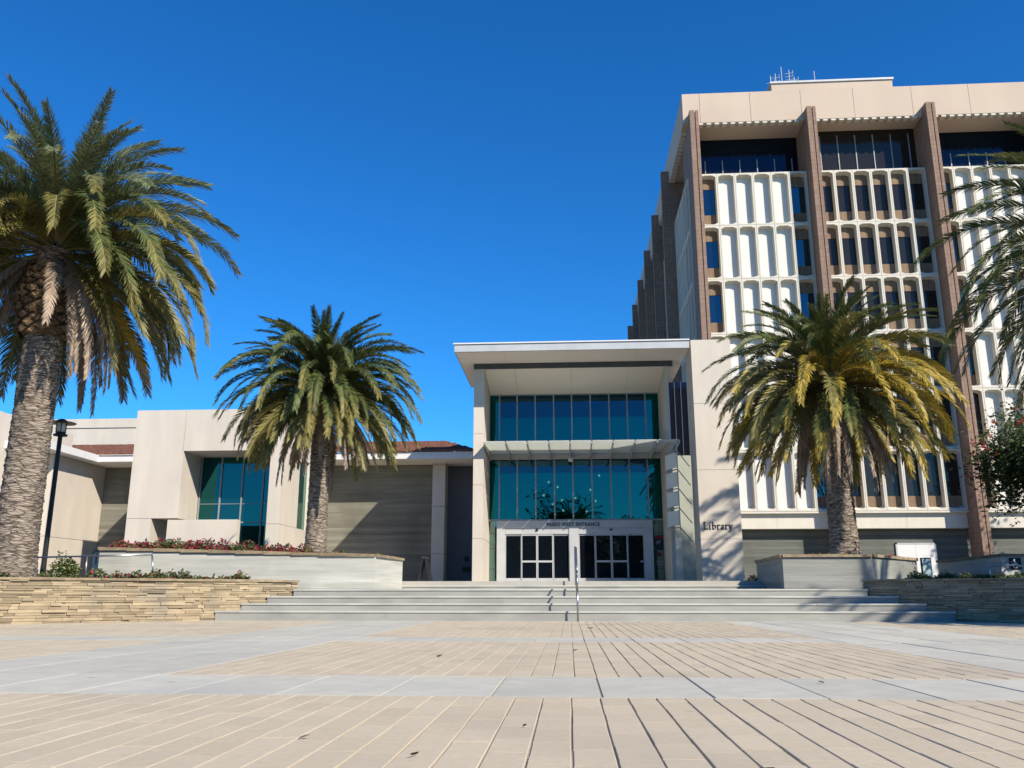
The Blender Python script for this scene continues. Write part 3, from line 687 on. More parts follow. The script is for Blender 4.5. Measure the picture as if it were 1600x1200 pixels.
for q in (([(g_, g_), (.30, g_), (g_, .3)]), ([(UW - .30, g_), (UW - g_, g_), (UW - g_, .3)]), ([(UW - g_, RH - .3), (UW - g_, RH - g_), (UW - .30, RH - g_)]), ([(.30, RH - g_), (g_, RH - g_), (g_, RH - .3)])):
    mb.face([(p[0], 0, p[1]) for p in q])
ring(mb, fo, bo, 0, DEP)
rim = [(g_, g_), (UW - g_, g_), (UW - g_, RH - g_), (g_, RH - g_)]
ring(mb, list(reversed(rim)), list(reversed(rim)), 0, .12)
frame_me = mb.mesh('precast_panel', 'precast')
mb = MB(); mb.face([(p[0], DEP - .004, p[1]) for p in bo]); infill_me = mb.mesh('infill', 'precast_back')
mb = MB(); mb.box(.05, UW - .05, DEP + .05, DEP + .07, .2, RH - .2); win_me = {k: mb.mesh('window', k) for k in ('tower_glass', 'screen_glass')}
span_me = B(.05, UW - .05, DEP + .005, DEP + .049, .2, .95).mesh('spandrel', 'spandrel'); head_me = B(.05, UW - .05, DEP + .005, DEP + .049, RH - .98, RH - .2).mesh('spandrel', 'spandrel')
def child(name, me, par, loc=(0, 0, 0)):
    o = bpy.data.objects.new(name, me); COL.objects.link(o); o.parent = par; o.location = loc; return o
TW = Vector((20, 56, F))
for bay, n in ((0, 6), (1, 6), (2, 4)):
    for r in range(6):
        for u in range(n):
            p = child('precast_panel', frame_me, tw, Vector((PX[bay] + PW + u * UW, Y0, RZ + r * RH)) - TW)
            if bay == 1 or u in (0, 5):
                child('window', win_me['screen_glass' if (bay == 1 or (r < 2 and bay == 2)) else 'tower_glass'], p)
                child('spandrel', span_me, p)
                if r > 1: child('spandrel', head_me, p)
            else: child('infill', infill_me, p)
# the rest of the panels (beyond the frame and along the side) as one part
mb = MB()
def addmesh(mb, me, fn, k):
    n = len(mb.v); mb.v += [tuple(fn(v.co)) for v in me.vertices]
    for p in me.polygons: mb.f.append(tuple(n + i for i in p.vertices)); mb.m.append(k)
for bay, us in ((2, (4, 5)), (3, range(6))):
    for r in range(6):
        for u in us:
            off = Vector((PX[bay] + PW + u * UW, Y0, RZ + r * RH))
            addmesh(mb, frame_me, lambda c: c + off, 0); addmesh(mb, infill_me, lambda c: c + off, 1)
SYP = [54.9 + 8.05 * i for i in range(7)]
for bay in range(6):
    for r in range(6):
        for u in range(6):
            off = Vector((8.60, SYP[bay + 1] - .3 - u * 1.24, RZ + r * RH))
            f = lambda c: Vector((c.y, -c.x * 1.02, c.z)) + off
            addmesh(mb, frame_me, f, 0); addmesh(mb, infill_me, f, 1)
o = mb.build('precast_panel', ['precast', 'precast_back'], tw); o['kind'] = 'stuff'
# core, base, plinth band
mb = MB(); mb.box(9.5, 41, Y0 + .6, 104, RZ, 28.6); mb.build('core', 'interior', tw)
mb = MB()
for k in range(4):
    x0, x1 = PX[k] + PW, PX[k + 1]; mid = (x0 + x1) / 2
    mb.box(x0 + .004, mid - .006, Y0 + .25, 57, 4.56, RZ - .12); mb.box(mid + .006, x1 - .004, Y0 + .25, 57, 4.56, RZ - .12); mb.box(x0, x1, Y0 - .02, 57, RZ - .118, RZ - .012)
mb.box(9.2, 9.6, 55, 104, 4.56, RZ - .012)
mb.build('base_band', 'precast', tw)
mb = MB(); mb.box(9.3, 41, Y0 + .9, 103, F - .1, 4.555); bs = mb.build('base_wall', 'board_gray', tw)
mb = MB(); mb.box(20.3, 21.39, Y0 + .82, Y0 + .898, F, 3.62); mb.box(21.4, 22.55, Y0 + .82, Y0 + .898, F, 3.62); dr = mb.build('service_door', 'white', tw)
mb = MB(); mb.box(20.2, 20.3, Y0 + .8, Y0 + .898, F, 3.7); mb.box(22.55, 22.65, Y0 + .8, Y0 + .898, F, 3.7); mb.box(20.2, 22.65, Y0 + .8, Y0 + .898, 3.62, 3.7); mb.build('door_frame', 'metal_light', dr)
# piers (pairs of slender fins) on the front and along the side
def fins(mb, x, y0, y1, z0, z1, flip=False):
    zt = z1
    mb.prism([(x, y0), (x + .33, y0), (x + .33, y1), (x, y1)], z0, [zt, zt, zt, zt])
    mb.prism([(x + .40, y0 + .02), (x + .60, y0 + .02), (x + .60, y1), (x + .40, y1)], z0, zt)
for k in range(5):
    mb = MB(); fins(mb, PX[k], 53.35, 54.95 if k else 56.5, F - .1, 32.88); 
    mb.box(PX[k] + .01, PX[k] + .59, 54.95 if k else 56.5, 57.4, RZ, 32.2)
    p = mb.build('pier', 'pier', tw)
    B(PX[k] + .33, PX[k] + .40, 53.5, 54.9, F, 32.75).build('pier_groove', 'fascia', p)
for k in range(1, 7):
    mb = MB(); y = SYP[k] - .25; mb.box(7.75, 9.3, y, y + .33, F, 33.2); mb.box(7.77, 9.3, y + .4, y + .6, F, 33.2); mb.build('pier', 'pier', tw)
# roof fascia in panels with open joints, dentils, soffit
FZ0, FZ1 = 32.27, 34.53
mb = MB(); xs = [8.35, 9.55, 13.0, 16.45, 20.0, 23.9, 27.7, 31.6, 35.5, 41]
for a, b_ in zip(xs, xs[1:]): mb.box(a + .012, b_ - .012, 54.0, 54.4, FZ0, FZ1)
ys = [54.42 + 3.95 * i for i in range(13)]
for a, b_ in zip(ys, ys[1:]): mb.box(8.352, 8.75, a + .012, b_ - .012, FZ0 + .002, FZ1 - .002)
mb.k = 1; mb.box(8.4, 41, 54.03, 54.38, FZ0 + .01, FZ1 - .01); mb.box(8.5, 41, 54.3, 102, FZ1 - .3, FZ1 - .1)
mb.build('fascia', ['fascia', 'stucco_joint'], tw)
def comb(a, b_, pitch, w, fn):
    """a course of dentils: one toothed strip"""
    mb = MB(); pr = [(a, 0), (a, .05)]; pr = [(b_, FZ0 - .002), (a, FZ0 - .002)]; x = a
    while x + w < b_:
        pr += [(x, FZ0 - .14), (x + w, FZ0 - .14), (x + w, FZ0 - .02), (min(x + pitch, b_), FZ0 - .02)]; x += pitch
    n = len(pr); base = len(mb.v)
    mb.v += [fn(p[0], 0, p[1]) for p in pr] + [fn(p[0], .42, p[1]) for p in pr]
    mb.f.append(tuple(range(n))); mb.m.append(0); mb.f.append(tuple(reversed(range(n, 2 * n)))); mb.m.append(0)
    for i in range(n): j = (i + 1) % n; mb.f.append((i, j, n + j, n + i)); mb.m.append(0)
    return mb
for k in range(4): comb(PX[k] + PW + .1, PX[k + 1] - .05, .545, .30, lambda x, y, z: (x, 54.02 + y, z)).build('dentil_course', 'precast', tw)
comb(55.2, 101, .545, .30, lambda x, y, z: (8.37 + y, x, z)).build('dentil_course', 'precast', tw)
mb = MB(); mb.box(8.9, 41, 54.5, 56.9, FZ0 - .02, FZ0 + .05); mb.box(8.42, 8.9, 54.5, 102, FZ0 - .0, FZ0 + .06); mb.box(8.9, 10.6, 56.9, 102, FZ0 - .02, FZ0 + .05); mb.build('eave_soffit', 'fascia', tw)
# top floor glazing (set back) and its frames
for k in range(4):
    yy = 55.7 if k == 1 else 56.4; x0, x1 = PX[k] + PW, PX[k + 1]
    gl = B(x0, x1, yy, yy + .05, 28.72, FZ0 - .03).build('top_floor_glass', 'screen_glass' if k == 1 else 'top_glass', tw)
    mb = MB()
    for i in range(1, 7):
        x = x0 + (x1 - x0) * (i - .35) / 6; mb.box(x - .03, x + .03, yy - .06, yy, 28.7, FZ0 - .4 if k == 1 else 30.6)
    if k != 1: mb.box(x0, x1, yy - .05, yy - .002, 28.7, 29.15)
    mb.build('glass_frame', 'metal_mull', gl)
    B(x0, x1, Y0 + .1, yy + .1, 28.6, 28.69).build('ledge', 'precast', tw)
mb = MB(); mb.box(10.6, 10.7, 56.9, 102, 28.7, FZ0); mb.build('top_floor_glass', 'top_glass', tw)
mb = MB(); mb.box(9.0, 10.6, 55, 102, 28.6, 28.69); mb.build('ledge', 'precast', tw)
# penthouse and antennas
ph = B(16.7, 26.1, 62, 76, 34.4, 40.2).build('penthouse', 'fascia', tw); B(16.6, 26.2, 61.9, 76.1, 40.2, 40.36).build('penthouse_coping', 'metal_light', ph)
def antenna(x, h, kind, label):
    t = empty('antenna', (x, 63, 40.36), label, 'antenna', 'antennas on the tower roof')
    o = MB().bar((0, 0, 0), (0, 0, h), .035, 6).build('mast', 'metal_light'); o.parent = t
    if kind:
        mb = MB()
        for i in range(kind):
            z = h * (.45 + .5 * i / kind); mb.bar((-.35, 0, z), (.35, 0, z + .1), .02, 5)
            mb.bar((.3, 0, z - .2), (.3, 0, z + .35), .02, 5)
        o = mb.build('element', 'metal_light'); o.parent = t
antenna(16.95, 1.2, 1, 'short antenna at the left end of the roof cluster'); antenna(17.35, 1.4, 2, 'antenna with crossed rods beside the tallest mast')
antenna(17.85, 2.0, 0, 'tallest plain antenna mast of the left roof cluster'); antenna(18.45, 1.7, 3, 'antenna with three crossed rods in the roof cluster')
antenna(18.85, 1.0, 2, 'shortest crossed antenna at the right of the roof cluster'); antenna(20.45, 1.5, 0, 'lone plain antenna mast in the middle of the penthouse roof')
t = empty('roof_beacon', (25.8, 63, 40.36), 'small beacon and vent at the right end of the penthouse roof', 'beacon')
o = MB().bar((0, 0, 0), (0, 0, .45), .06).build('stem', 'metal_dark'); o.parent = t
o = MB().box(-.22, .18, -.15, .15, .45, .62).build('head', 'metal_light'); o.parent = t
o = MB().bar((-1.3, 0, 0), (-1.3, 0, .4), .07).build('marker_light', 'red_print'); o.parent = t

# ------------------------------------------------------------------ street lamp
t = empty('street_lamp', (-13.05, 21, .84), 'slim black lamp post with a flat disc hood, beside the big left palm', 'street lamp')
def P(mb, name, m, **k):
    o = mb.build(name, m, **k); o.parent = t; return o
P(MB().lathe([(.13, 0), (.13, .1), (.075, .16), (.062, .5), (.055, 3.68)], seg=14), 'pole', 'black', smooth=False)
P(MB().lathe([(.05, 3.68), (.17, 3.70), (.17, 3.74), (.11, 3.76), (.11, 3.80)], seg=20), 'collar', 'black')
P(MB().lathe([(.10, 3.80), (.115, 3.98), (.10, 4.06)], seg=18), 'lantern', 'frosted', smooth=True)
mb = MB()
for i in range(6): a = i * pi / 3; mb.bar((.13 * cos(a), .13 * sin(a), 3.78), (.13 * cos(a), .13 * sin(a), 4.10), .01, 5)
P(mb, 'cage', 'black')
P(MB().lathe([(.34, 4.03), (.345, 4.045), (.14, 4.075), (.11, 4.11), (.06, 4.14), (.01, 4.15)], seg=28), 'hood', 'black')

# ramp handrails beside the planters
def ramp_rail(label, pts, posts):
    t = empty('ramp_handrail', (pts[0][0], pts[0][1], .84), label, 'handrail')
    MB().tube(pts, .021).build('rail', 'steel', t, smooth=True)
    for p in posts: MB().bar((p[0], p[1], .84), p, .02).build('post', 'steel', t, smooth=True)
ramp_rail('steel ramp handrail between the left stone wall and planter', [(-14.6, 20.6, 1.40), (-13.0, 20.6, 1.45), (-10.25, 20.9, 1.52), (-10.15, 20.9, .9)], [(-13.3, 20.6, 1.44), (-11.8, 20.73, 1.48)])
ramp_rail('steel ramp handrail above the shaded right stone wall', [(9.95, 21.5, .85), (9.95, 21.5, 1.23), (10.5, 21.4, 1.24), (12.4, 21, .92)], [(11.2, 21.26, 1.12)])
# information stand by the right planter
t = empty('information_stand', (9.5, 24, .84), 'narrow information stand with a pale green poster right of the octagonal planter', 'sign')
B(9.375, 9.63, 24.0, 24.08, .84, 1.52).build('frame', 'black', t); B(9.39, 9.60, 23.985, 23.998, .88, 1.49).build('poster', 'display', t)

# ------------------------------------------------------------------ palms
def trunk_mesh(h, r0, r1, flare, seed, seg=40, dz=.035):
    r = random.Random(seed); mb = MB(); nz = int(h / dz); ph = [r.random() * 6.3 for _ in range(8)]
    rows = []
    for j in range(nz + 1):
        z = h * j / nz; f = z / h
        rad = r0 + (r1 - r0) * f + flare * math.exp(-z / .35)
        n0 = len(mb.v)
        for i in range(seg):
            t = 2 * pi * i / seg
            zz = z + .05 * sin(3 * t + ph[0]) + .03 * sin(5 * t + ph[1] + z * 2)
            u = (zz / .105 + .5 * ((int(zz / .105)) % 2)) % 1.0
            s = (abs(u - .5) * 2) ** 2.2 * -.028 + .012 * sin(t * 11 + int(zz / .105) * 2.4) + r.uniform(-.008, .008)
            rr = rad + s
            mb.v.append((rr * cos(t), rr * sin(t), z + r.uniform(-.006, .006)))
        rows.append(n0)
    for a, b_ in zip(rows, rows[1:]):
        for i in range(seg):
            j = (i + 1) % seg; mb.f.append((a + i, a + j, b_ + j, b_ + i)); mb.m.append(0)
    return mb

def frond(mb, base, az, th0, droop, L, lw, mats, r, twist=0., nl=52, wid=.034, curl=1.35, vee=.35):
    """one feather leaf: a bowed stalk with two rows of narrow leaflets. mats = (leaf slot, tip slot, stalk slot)"""
    nseg = 14; p = Vector(base); pts = [p.copy()]; tans = []
    side_drift = r.uniform(-.25, .25)
    for i in range(nseg):
        s = (i + .5) / nseg
        th = max(th0 - droop * s ** curl, R(-89)); a = az + side_drift * s * s
        d = Vector((cos(a) * cos(th), sin(a) * cos(th), sin(th))); tans.append(d); p = p + d * (L / nseg); pts.append(p.copy())
    tans.append(tans[-1])
    mb.k = mats[2]
    for i in range(nseg):
        a, b_ = pts[i], pts[i + 1]; w0 = .035 * (1 - i / nseg) + .006; w1 = .035 * (1 - (i + 1) / nseg) + .006
        sd = Vector((-sin(az), cos(az), 0)); up = sd.cross(tans[i]) * -1
        mb.face([a - sd * w0, a + sd * w0, b_ + sd * w1, b_ - sd * w1]); mb.face([a - up * w0 * .7, a + up * w0 * .7, b_ + up * w1 * .7, b_ - up * w1 * .7])
    for k in range(nl):
        s = .10 + .90 * (k + r.random() * .5) / nl; q = min(s, .999) * nseg; i = int(q); fr = q - i
        c = pts[i].lerp(pts[i + 1], fr); T = tans[i].lerp(tans[min(i + 1, nseg)], fr).normalized()
        S = Vector((-sin(az), cos(az), 0)); S = (S - T * S.dot(T)).normalized(); U = T.cross(S); 
        if U.z < 0 and T.z > -.97: U = -U
        ct, stw = cos(twist * s), sin(twist * s); S, U = S * ct + U * stw, U * ct - S * stw
        prof = min(1, .25 + s * 3.2) * (1 - max(0, s - .55) / .45 * .5)
        l0 = lw * prof
        mb.k = mats[1] if s > r.uniform(.72, .95) else mats[0]
        for sg in (-1, 1):
            l = l0 * r.uniform(.85, 1.12)
            ang = R(57 - 30 * s) + r.uniform(-.1, .1)          # leaflets sweep forward towards the tip
            v = vee + r.uniform(-.38, .38)
            D = (T * cos(ang) + (S * sg * cos(v) + U * sin(v)) * sin(ang)).normalized()
            D2 = (D + Vector((0, 0, -.42)) * r.uniform(.3, 1.0)).normalized()
            W = T.cross(D).cross(D).normalized() if r.random() < .5 else T
            W = (T - D * T.dot(D)).normalized()
            m_ = c + D * l * .55; e = m_ + D2 * l * .45; w = wid * r.uniform(.8, 1.2) * (.55 + .45 * prof)
            n0 = len(mb.v)
            mb.v += [tuple(c - W * w * .35), tuple(c + W * w * .35), tuple(m_ + W * w * .5), tuple(m_ - W * w * .5), tuple(e)]
            mb.f.append((n0, n0 + 1, n0 + 2, n0 + 3)); mb.m.append(mb.k); mb.f.append((n0 + 3, n0 + 2, n0 + 4)); mb.m.append(mb.k)

FM = ['f_young', 'f_green', 'f_olive', 'f_yellow', 'f_dead', 'rachis']
def palm(label, x, y, z0, hub, r0, r1, flare, L, n, seed, style, nl=52, lw=.46, boot=None, group='palm trees', dead=10, wid=.034, gap=False, young=.80):
    r = random.Random(seed)
    t = empty('palm_tree', (x, y, z0), label, 'palm tree', group)
    h = hub - z0
    o = trunk_mesh(h - .1, r0, r1, flare, seed).build('trunk', 'trunk', smooth=True); o.parent = t
    # leaf bases under the crown
    mb = MB(); bz0, bz1, br = boot or (h - .75, h + .05, r1 + .1)
    nb = int((bz1 - bz0) / .075) * 5
    for i in range(nb):
        f = i / nb; z = bz0 + (bz1 - bz0) * f; a = i * 2.39996; rad = br * (.86 + .22 * sin(pi * min(1, f * 1.15))) 
        c, s_ = cos(a), sin(a); w = .125 * br / .45; hh = .085; out = .10
        def pt(u, v, d): return ((rad - .08 + d) * c - u * s_, (rad - .08 + d) * s_ + u * c, z + v)
        A = [pt(-w, 0, .05), pt(0, -hh, .07), pt(w, 0, .05), pt(0, hh, .06)]
        Bq = [pt(-w * .6, hh * .35, out), pt(0, -hh * .45, out + .025), pt(w * .6, hh * .35, out), pt(0, hh * .95, out + .02)]
        n0 = len(mb.v); mb.v += A + Bq; mb.f.append((n0 + 4, n0 + 5, n0 + 6, n0 + 7)); mb.m.append(0)
        for q in range(4): e = (q + 1) % 4; mb.f.append((n0 + q, n0 + e, n0 + 4 + e, n0 + 4 + q)); mb.m.append(0)
    mb.k = 0; mb.lathe([(br * .7, bz0), (br * .86, bz0 + .15), (br * .95, (bz0 + bz1) / 2), (br * .6, bz1)], seg=20)
    o = mb.build('leaf_bases', 'boot'); o.parent = t
    mb = MB()
    for i in range(n):
        a = i / (n - 1); az = i * 2.39996 + r.uniform(-.25, .25)
        th0 = R(84 - 118 * a ** .92 + r.uniform(-8, 8)); dr = R(34 + 62 * math.sin(pi * min(1, a * .9 + .12)) + r.uniform(-10, 10))
        ln = L * (young + (1.04 - young) * min(1, a * 3.2)) * r.uniform(.86, 1.06) * (1 - .16 * max(0, a - .6) / .4)
        y_ = style(a, az, r)
        if gap and a > .68 and sin(az) < -.62: continue
        rb = .10 + .22 * a; base = (rb * cos(az), rb * sin(az), h + .30 * (1 - a) - .28 * a)
        frond(mb, base, az, th0, dr, ln, lw * (.8 + .2 * min(1, a * 3)), (y_[0], y_[1], 5), r, twist=r.uniform(-.9, .9), nl=nl, wid=wid)
    o = mb.build('crown', FM); o.parent = t
    if gap:
        mb = MB()
        for i in range(22):
            az = i * 2.39996 + .4; frond(mb, (.25 * cos(az), .25 * sin(az), h + .1), az, R(r.uniform(35, 62)), R(r.uniform(50, 95)), r.uniform(1.1, 1.7), .30, (6, 6, 6), r, nl=46, wid=.012, curl=.9)
        o = mb.build('fruit_stalks', FM + ['stalk']); o.parent = t
    if dead:
        mb = MB()
        for i in range(dead):
            az = i * 2.39996 * 1.7 + r.uniform(-.4, .4); ln = L * r.uniform(.62, .92); rb = .3
            if gap and sin(az) < -.55 and i % 4: continue
            frond(mb, (rb * cos(az), rb * sin(az), h - .30), az, R(r.uniform(-12, -34)), R(r.uniform(52, 74)), ln, lw * .62, (4, 4, 4), r, nl=nl, wid=wid, vee=-.5, curl=.55)
        o = mb.build('dry_fronds', FM); o.parent = t
    return t
def st_big(a, az, r): return (0 if a < .38 else (1 if r.random() < .45 else 2), 2 if a > .55 and r.random() < .35 else (0 if a < .3 else 2)) if r.random() > .1 or a < .4 else (3, 4)
def st_mid(a, az, r): return (1, 2 if r.random() < .3 else 1) if a < .6 else ((2, 2) if r.random() < .62 else (1, 2))
def st_yel(a, az, r):
    if a < .34: return (1, 1) if a < .2 or r.random() < .6 else (2, 1)
    if a < .66: return ((3, 3) if r.random() < .8 else (2, 3)) if cos(az + .45) > -.15 else ((2, 3) if r.random() < .6 else (2, 2))
    return (2, 3) if r.random() < .6 else (3, 3) if r.random() < .5 else (1, 2)
palm('tallest palm, thick ringed trunk and grey-green crown at the left edge', -12.33, 18.7, .84, 8.75, .46, .40, .10, 4.35, 150, 11, st_big, nl=150, lw=.52, wid=.027, boot=(5.62, 7.35, .62), dead=30, gap=True, young=.84)
palm('dense dark green palm in the long left planter', -8.55, 29, 1.5, 7.55, .37, .30, .10, 3.75, 185, 23, st_mid, nl=112, lw=.43, wid=.030, dead=20)
palm('yellowing palm with golden fronds in the octagonal planter', 8.33, 27, 1.45, 7.0, .42, .37, .08, 4.0, 175, 35, st_yel, nl=112, lw=.43, wid=.030, dead=24)
pr = palm('palm reaching in at the right edge, its trunk out of view', 18.5, 27.5, .93, 11.4, .55, .48, .14, 6.5, 130, 47, st_mid, nl=130, lw=.66, wid=.038, dead=10, young=.95)

# palms beyond the right edge of the picture, whose shade falls on the right stone wall and steps, and palms behind the camera (mirrored in the glass)
for (x, y, s, a, lb) in ((16.2, 12.2, .62, 1.1, 'palm just outside the picture on the right, nearest the plaza'),
                         (-1.6, -33, .68, .6, 'palm behind the viewer, second from the left'), (.8, -36, .82, 3.3, 'tall palm behind the viewer, near the middle'), (3.2, -33, .62, 2.2, 'palm behind the viewer, to the right')):
    c = copy_tree(pr, None, (x, y, .84 if y > 0 else 0), a, s); c['label'] = lb

# ------------------------------------------------------------------ broadleaf trees and shrubs
def leaves(mb, pts, size, r, k=None):
    for p in pts:
        d = Vector((r.uniform(-1, 1), r.uniform(-1, 1), r.uniform(-.7, .7))).normalized(); u = d.orthogonal().normalized()
        s = size * r.uniform(.65, 1.3); c = Vector(p)
        if k is not None: mb.k = k(p)
        n0 = len(mb.v); w = d.cross(u)
        mb.v += [tuple(c), tuple(c + d * s * .5 + u * s * .27 + w * s * .05), tuple(c + d * s), tuple(c + d * s * .5 - u * s * .27 + w * s * .05)]
        mb.f.append((n0, n0 + 1, n0 + 2, n0 + 3)); mb.m.append(mb.k)
def leafy_tree(name, label, cat, loc, h, crown_r, n, seed, size, flowers=0, group=None):
    r = random.Random(seed); t = empty(name, loc, label, cat, group)
    mb = MB(); tips = []
    mb.bar((0, 0, -.1), (.05, .03, h * .38), .14 * h / 5, 10, .10 * h / 5)
    for i in range(11):
        a = i * 2.4; b0 = Vector((.05, .03, h * r.uniform(.28, .4))); e = Vector((cos(a) * crown_r * r.uniform(.35, .7), sin(a) * crown_r * r.uniform(.35, .7), h * r.uniform(.55, .95)))
        m_ = b0.lerp(e, .5) + Vector((0, 0, .15)); mb.bar(b0, m_, .055 * h / 5, 7, .035 * h / 5); mb.bar(m_, e, .035 * h / 5, 6, .012)
        tips.append(e)
        for j in range(3):
            f = m_ + Vector((r.uniform(-1, 1), r.uniform(-1, 1), r.uniform(-.2, .8))) * crown_r * .45; mb.bar(m_, f, .02, 5, .008); tips.append(f)
    o = mb.build('trunk', 'bark'); o.parent = t
    mb = MB(); pts = []
    for i in range(n):
        c = r.choice(tips); q = Vector((r.gauss(0, 1), r.gauss(0, 1), r.gauss(0, .75))) * crown_r * .16; pts.append(c + q)
    leaves(mb, pts, size, r, k=lambda p: 1 if r.random() < .22 else 0)
    o = mb.build('crown', ['leaf', 'leaf_light']); o.parent = t
    if flowers:
        mb = MB()
        for i in range(flowers):
            c = r.choice(tips) + Vector((r.uniform(-1, 1), r.uniform(-1, 1), r.uniform(-.6, 1))) * crown_r * .3
            leaves(mb, [c + Vector((r.gauss(0, .03), r.gauss(0, .03), r.gauss(0, .03))) for _ in range(14)], .08, r)
        o = mb.build('flowers', 'flower_red'); o.parent = t
    return t
leafy_tree('flowering_tree', 'dark leafy tree with red flowers at the right edge', 'tree', (12.9, 23, .84), 5.0, 2.15, 24000, 5, .13, flowers=120)
leafy_tree('shade_tree', 'tall leafy tree outside the picture on the right, before the tower', 'tree', (33.5, 42, .93), 14.5, 5.2, 9000, 9, .32)
for i, (x, y, h, lb) in enumerate(((-6, -27, 10, 'leafy tree behind the viewer, at the left'), (-1, -30, 13.5, 'tall leafy tree behind the viewer, in the middle'), (9, -28, 11, 'leafy tree behind the viewer, at the right'), (22, -26, 11, 'leafy tree behind the viewer, far right'), (-24, -26, 10, 'leafy tree behind the viewer, far left'))):
    leafy_tree('shade_tree', lb, 'tree', (x, y, 0), h, h * .34, 2600, 50 + i, .45)
t = empty('campus_building', (0, -40, 0), 'long low campus building behind the viewer, mirrored in the entrance glass', 'building')
mb = MB(); mb.box(-70, 70, -60, -40, -.1, 9.3); mb.build('wall', 'far_wall', t)
mb = MB(); mb.box(-71, 71, -61, -39, 9.3, 9.9); mb.build('roof', 'far_wall', t)

def bed(name, label, spots, seed, mats, kfun, kind='stuff', cat='plants', dens=1., size=.085):
    """low planting: leaf-sized faces heaped over a list of (x, y, z, radius, height)"""
    r = random.Random(seed); mb = MB()
    for (x, y, z, rad, h) in spots:
        pts = []
        for i in range(int(420 * dens * (rad / .3))):
            a = r.random() * 6.283; q = math.sqrt(r.random()) * rad; pts.append((x + q * cos(a), y + q * sin(a), z + h * r.random() * (1 - .6 * q / rad)))
        leaves(mb, pts, size, r, k=kfun(r))
    o = mb.build(name, mats); tag(o, label, cat, kind=kind); return o
r = random.Random(3)
sp = [(-11.9 + .3 * i + r.uniform(-.1, .1), 22.45 + r.uniform(-.1, .4), 1.74 - .012 * i, .28, r.uniform(.22, .46)) for i in range(17)]
bed('flower_bed', 'crimson bougainvillea heaped along the top of the long left planter', sp, 1, ['leaf', 'leaf_light', 'flower_pink'], lambda r: (lambda p: r.choice((0, 0, 1, 2, 2, 2)) if math.sin(p[0] * 3.1) > -.3 else r.choice((0, 1, 1, 0, 2))))
sp = [(-6.9 + .3 * i + r.uniform(-.1, .1), 22.4 + r.uniform(-.1, .3), 1.52, .2, r.uniform(.06, .2)) for i in range(7)] + [(-8.2 + .35 * i, 23, 1.6, .2, .15) for i in range(4)]
bed('ground_cover', 'thin green ground cover at the foot of the middle palm', sp, 2, ['leaf', 'leaf_light', 'flower_pink'], lambda r: (lambda p: r.choice((0, 0, 1, 1, 1, 2))), dens=.7)
sp = [(-13.3 + .33 * i + r.uniform(-.12, .12), 17.6 + .27 * i + r.uniform(.0, .5) - max(0, 0), .86, .24, r.uniform(.14, .36)) for i in range(17)]
sp = [(x, min(y, 20.9) + 0, z, a, h) for x, y, z, a, h in sp]
bed('ground_cover', 'straggling ground cover with small red flowers behind the left stone wall', sp, 4, ['leaf', 'leaf_light', 'flower_pink'], lambda r: (lambda p: r.choice((0, 0, 1, 1, 1, 2)) if r.random() < .8 else 0), dens=.8)
sp = [(8.4 + .3 * i, 21.9 + r.uniform(-.3, .3), .84, .28, r.uniform(.16, .34)) for i in range(14)]
bed('hedge', 'low dark hedge behind the shaded right stone wall', sp, 6, ['leaf', 'leaf_light'], lambda r: (lambda p: 1 if r.random() < .25 else 0), kind=None, cat='hedge', dens=1.4)
sp = [(7.6 + .3 * i, 24.3 + .2 * r.random(), 1.45, .22, r.uniform(.08, .2)) for i in range(5)] + [(6.0 + .3 * i, 22.6, 1.45, .2, .12) for i in range(5)]
bed('ground_cover', 'sparse ground cover at the foot of the yellowing palm', sp, 8, ['leaf', 'leaf_light', 'flower_red'], lambda r: (lambda p: r.choice((0, 1, 1, 2))), dens=.6)
sp = [(-12.35, 20.6, .84, .28, .85), (-12.2, 20.7, 1.0, .22, .55)]
bed('shrub', 'small light green shrub beside the lamp post', sp, 9, ['leaf', 'leaf_light'], lambda r: (lambda p: 1 if r.random() < .75 else 0), kind=None, cat='shrub', dens=1.6)
sp = [(-13.0 + .25 * i, 18.0 + .1 * i, .84, .25, .4 - .05 * i) for i in range(4)]
bed('shrub', 'low dark shrub at the foot of the big left palm', sp, 10, ['leaf', 'leaf_light'], lambda r: (lambda p: 1 if r.random() < .35 else 0), kind=None, cat='shrub', dens=1.2)
sp = [(5.75, 34.7, .93, .3, .7), (6.4, 33.9, .93, .25, .4)]
sp = [(7.3 + .3 * i, 35.5, .93, .28, .5) for i in range(3)]
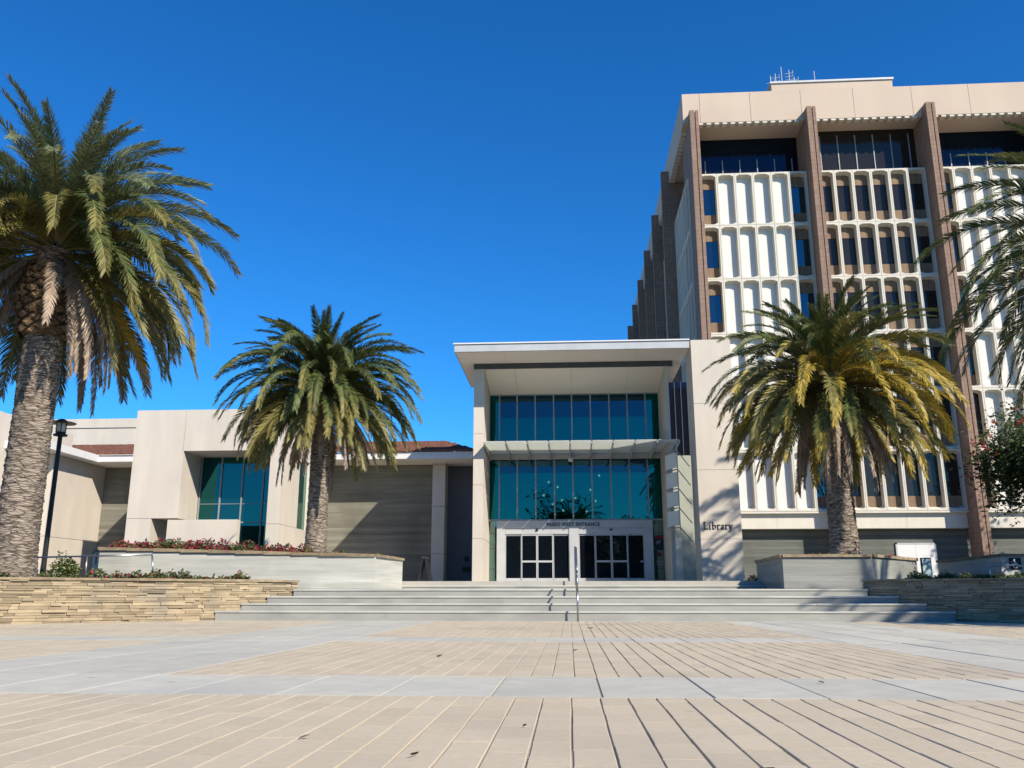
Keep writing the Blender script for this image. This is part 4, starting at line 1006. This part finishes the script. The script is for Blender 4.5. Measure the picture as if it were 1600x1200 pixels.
bed('shrub', 'small shrub at the right foot of the Library wall', sp, 12, ['leaf', 'leaf_light'], lambda r: (lambda p: 1 if r.random() < .35 else 0), kind=None, cat='shrub')

# ------------------------------------------------------------------ light, sky, camera
sd = Vector((.92, -1.0, 1.0)).normalized()       # towards the sun
elev = math.asin(sd.z); rot = math.atan2(sd.x, sd.y)
w = bpy.data.worlds.new('World'); scn.world = w; w.use_nodes = True
nt = w.node_tree; bg = nt.nodes['Background']
sky = nt.nodes.new('ShaderNodeTexSky'); sky.sky_type = 'NISHITA'; sky.sun_disc = False
sky.sun_elevation = elev; sky.sun_rotation = rot; sky.altitude = 300; sky.air_density = 1.0; sky.dust_density = .2; sky.ozone_density = 3.0
hs = nt.nodes.new('ShaderNodeHueSaturation'); hs.inputs['Saturation'].default_value = 1.25; hs.inputs['Value'].default_value = 1.0
lk(nt, sky.outputs[0], hs.inputs['Color'])
tn = nt.nodes.new('ShaderNodeMix'); tn.data_type = 'RGBA'; tn.blend_type = 'MULTIPLY'; tn.inputs[0].default_value = 1; tn.inputs[7].default_value = (.30, .90, 1.27, 1)
lk(nt, hs.outputs[0], tn.inputs[6]); lk(nt, tn.outputs[2], bg.inputs['Color'])
bg.inputs['Strength'].default_value = .094
sl = bpy.data.lights.new('sun', 'SUN'); sl.energy = 4.9; sl.angle = R(.53); sl.color = (1, .90, .76)
so = bpy.data.objects.new('sun', sl); COL.objects.link(so); so.rotation_euler = sd.to_track_quat('Z', 'Y').to_euler(); so.location = (30, -30, 40)

cam = bpy.data.cameras.new('camera'); co = bpy.data.objects.new('camera', cam); COL.objects.link(co)
cam.sensor_width = 36; cam.lens = 36 * 1340 / 1600; cam.clip_end = 3000; cam.clip_start = .05
co.location = (0, 0, .55); co.rotation_euler = (R(90 + 13.835), 0, R(3.731)); scn.camera = co
scn.view_settings.view_transform = 'Standard'; scn.view_settings.look = 'None'; scn.view_settings.exposure = .6; scn.view_settings.gamma = 1
for o in bpy.data.objects:
    if '_w' in o.keys(): del o['_w']
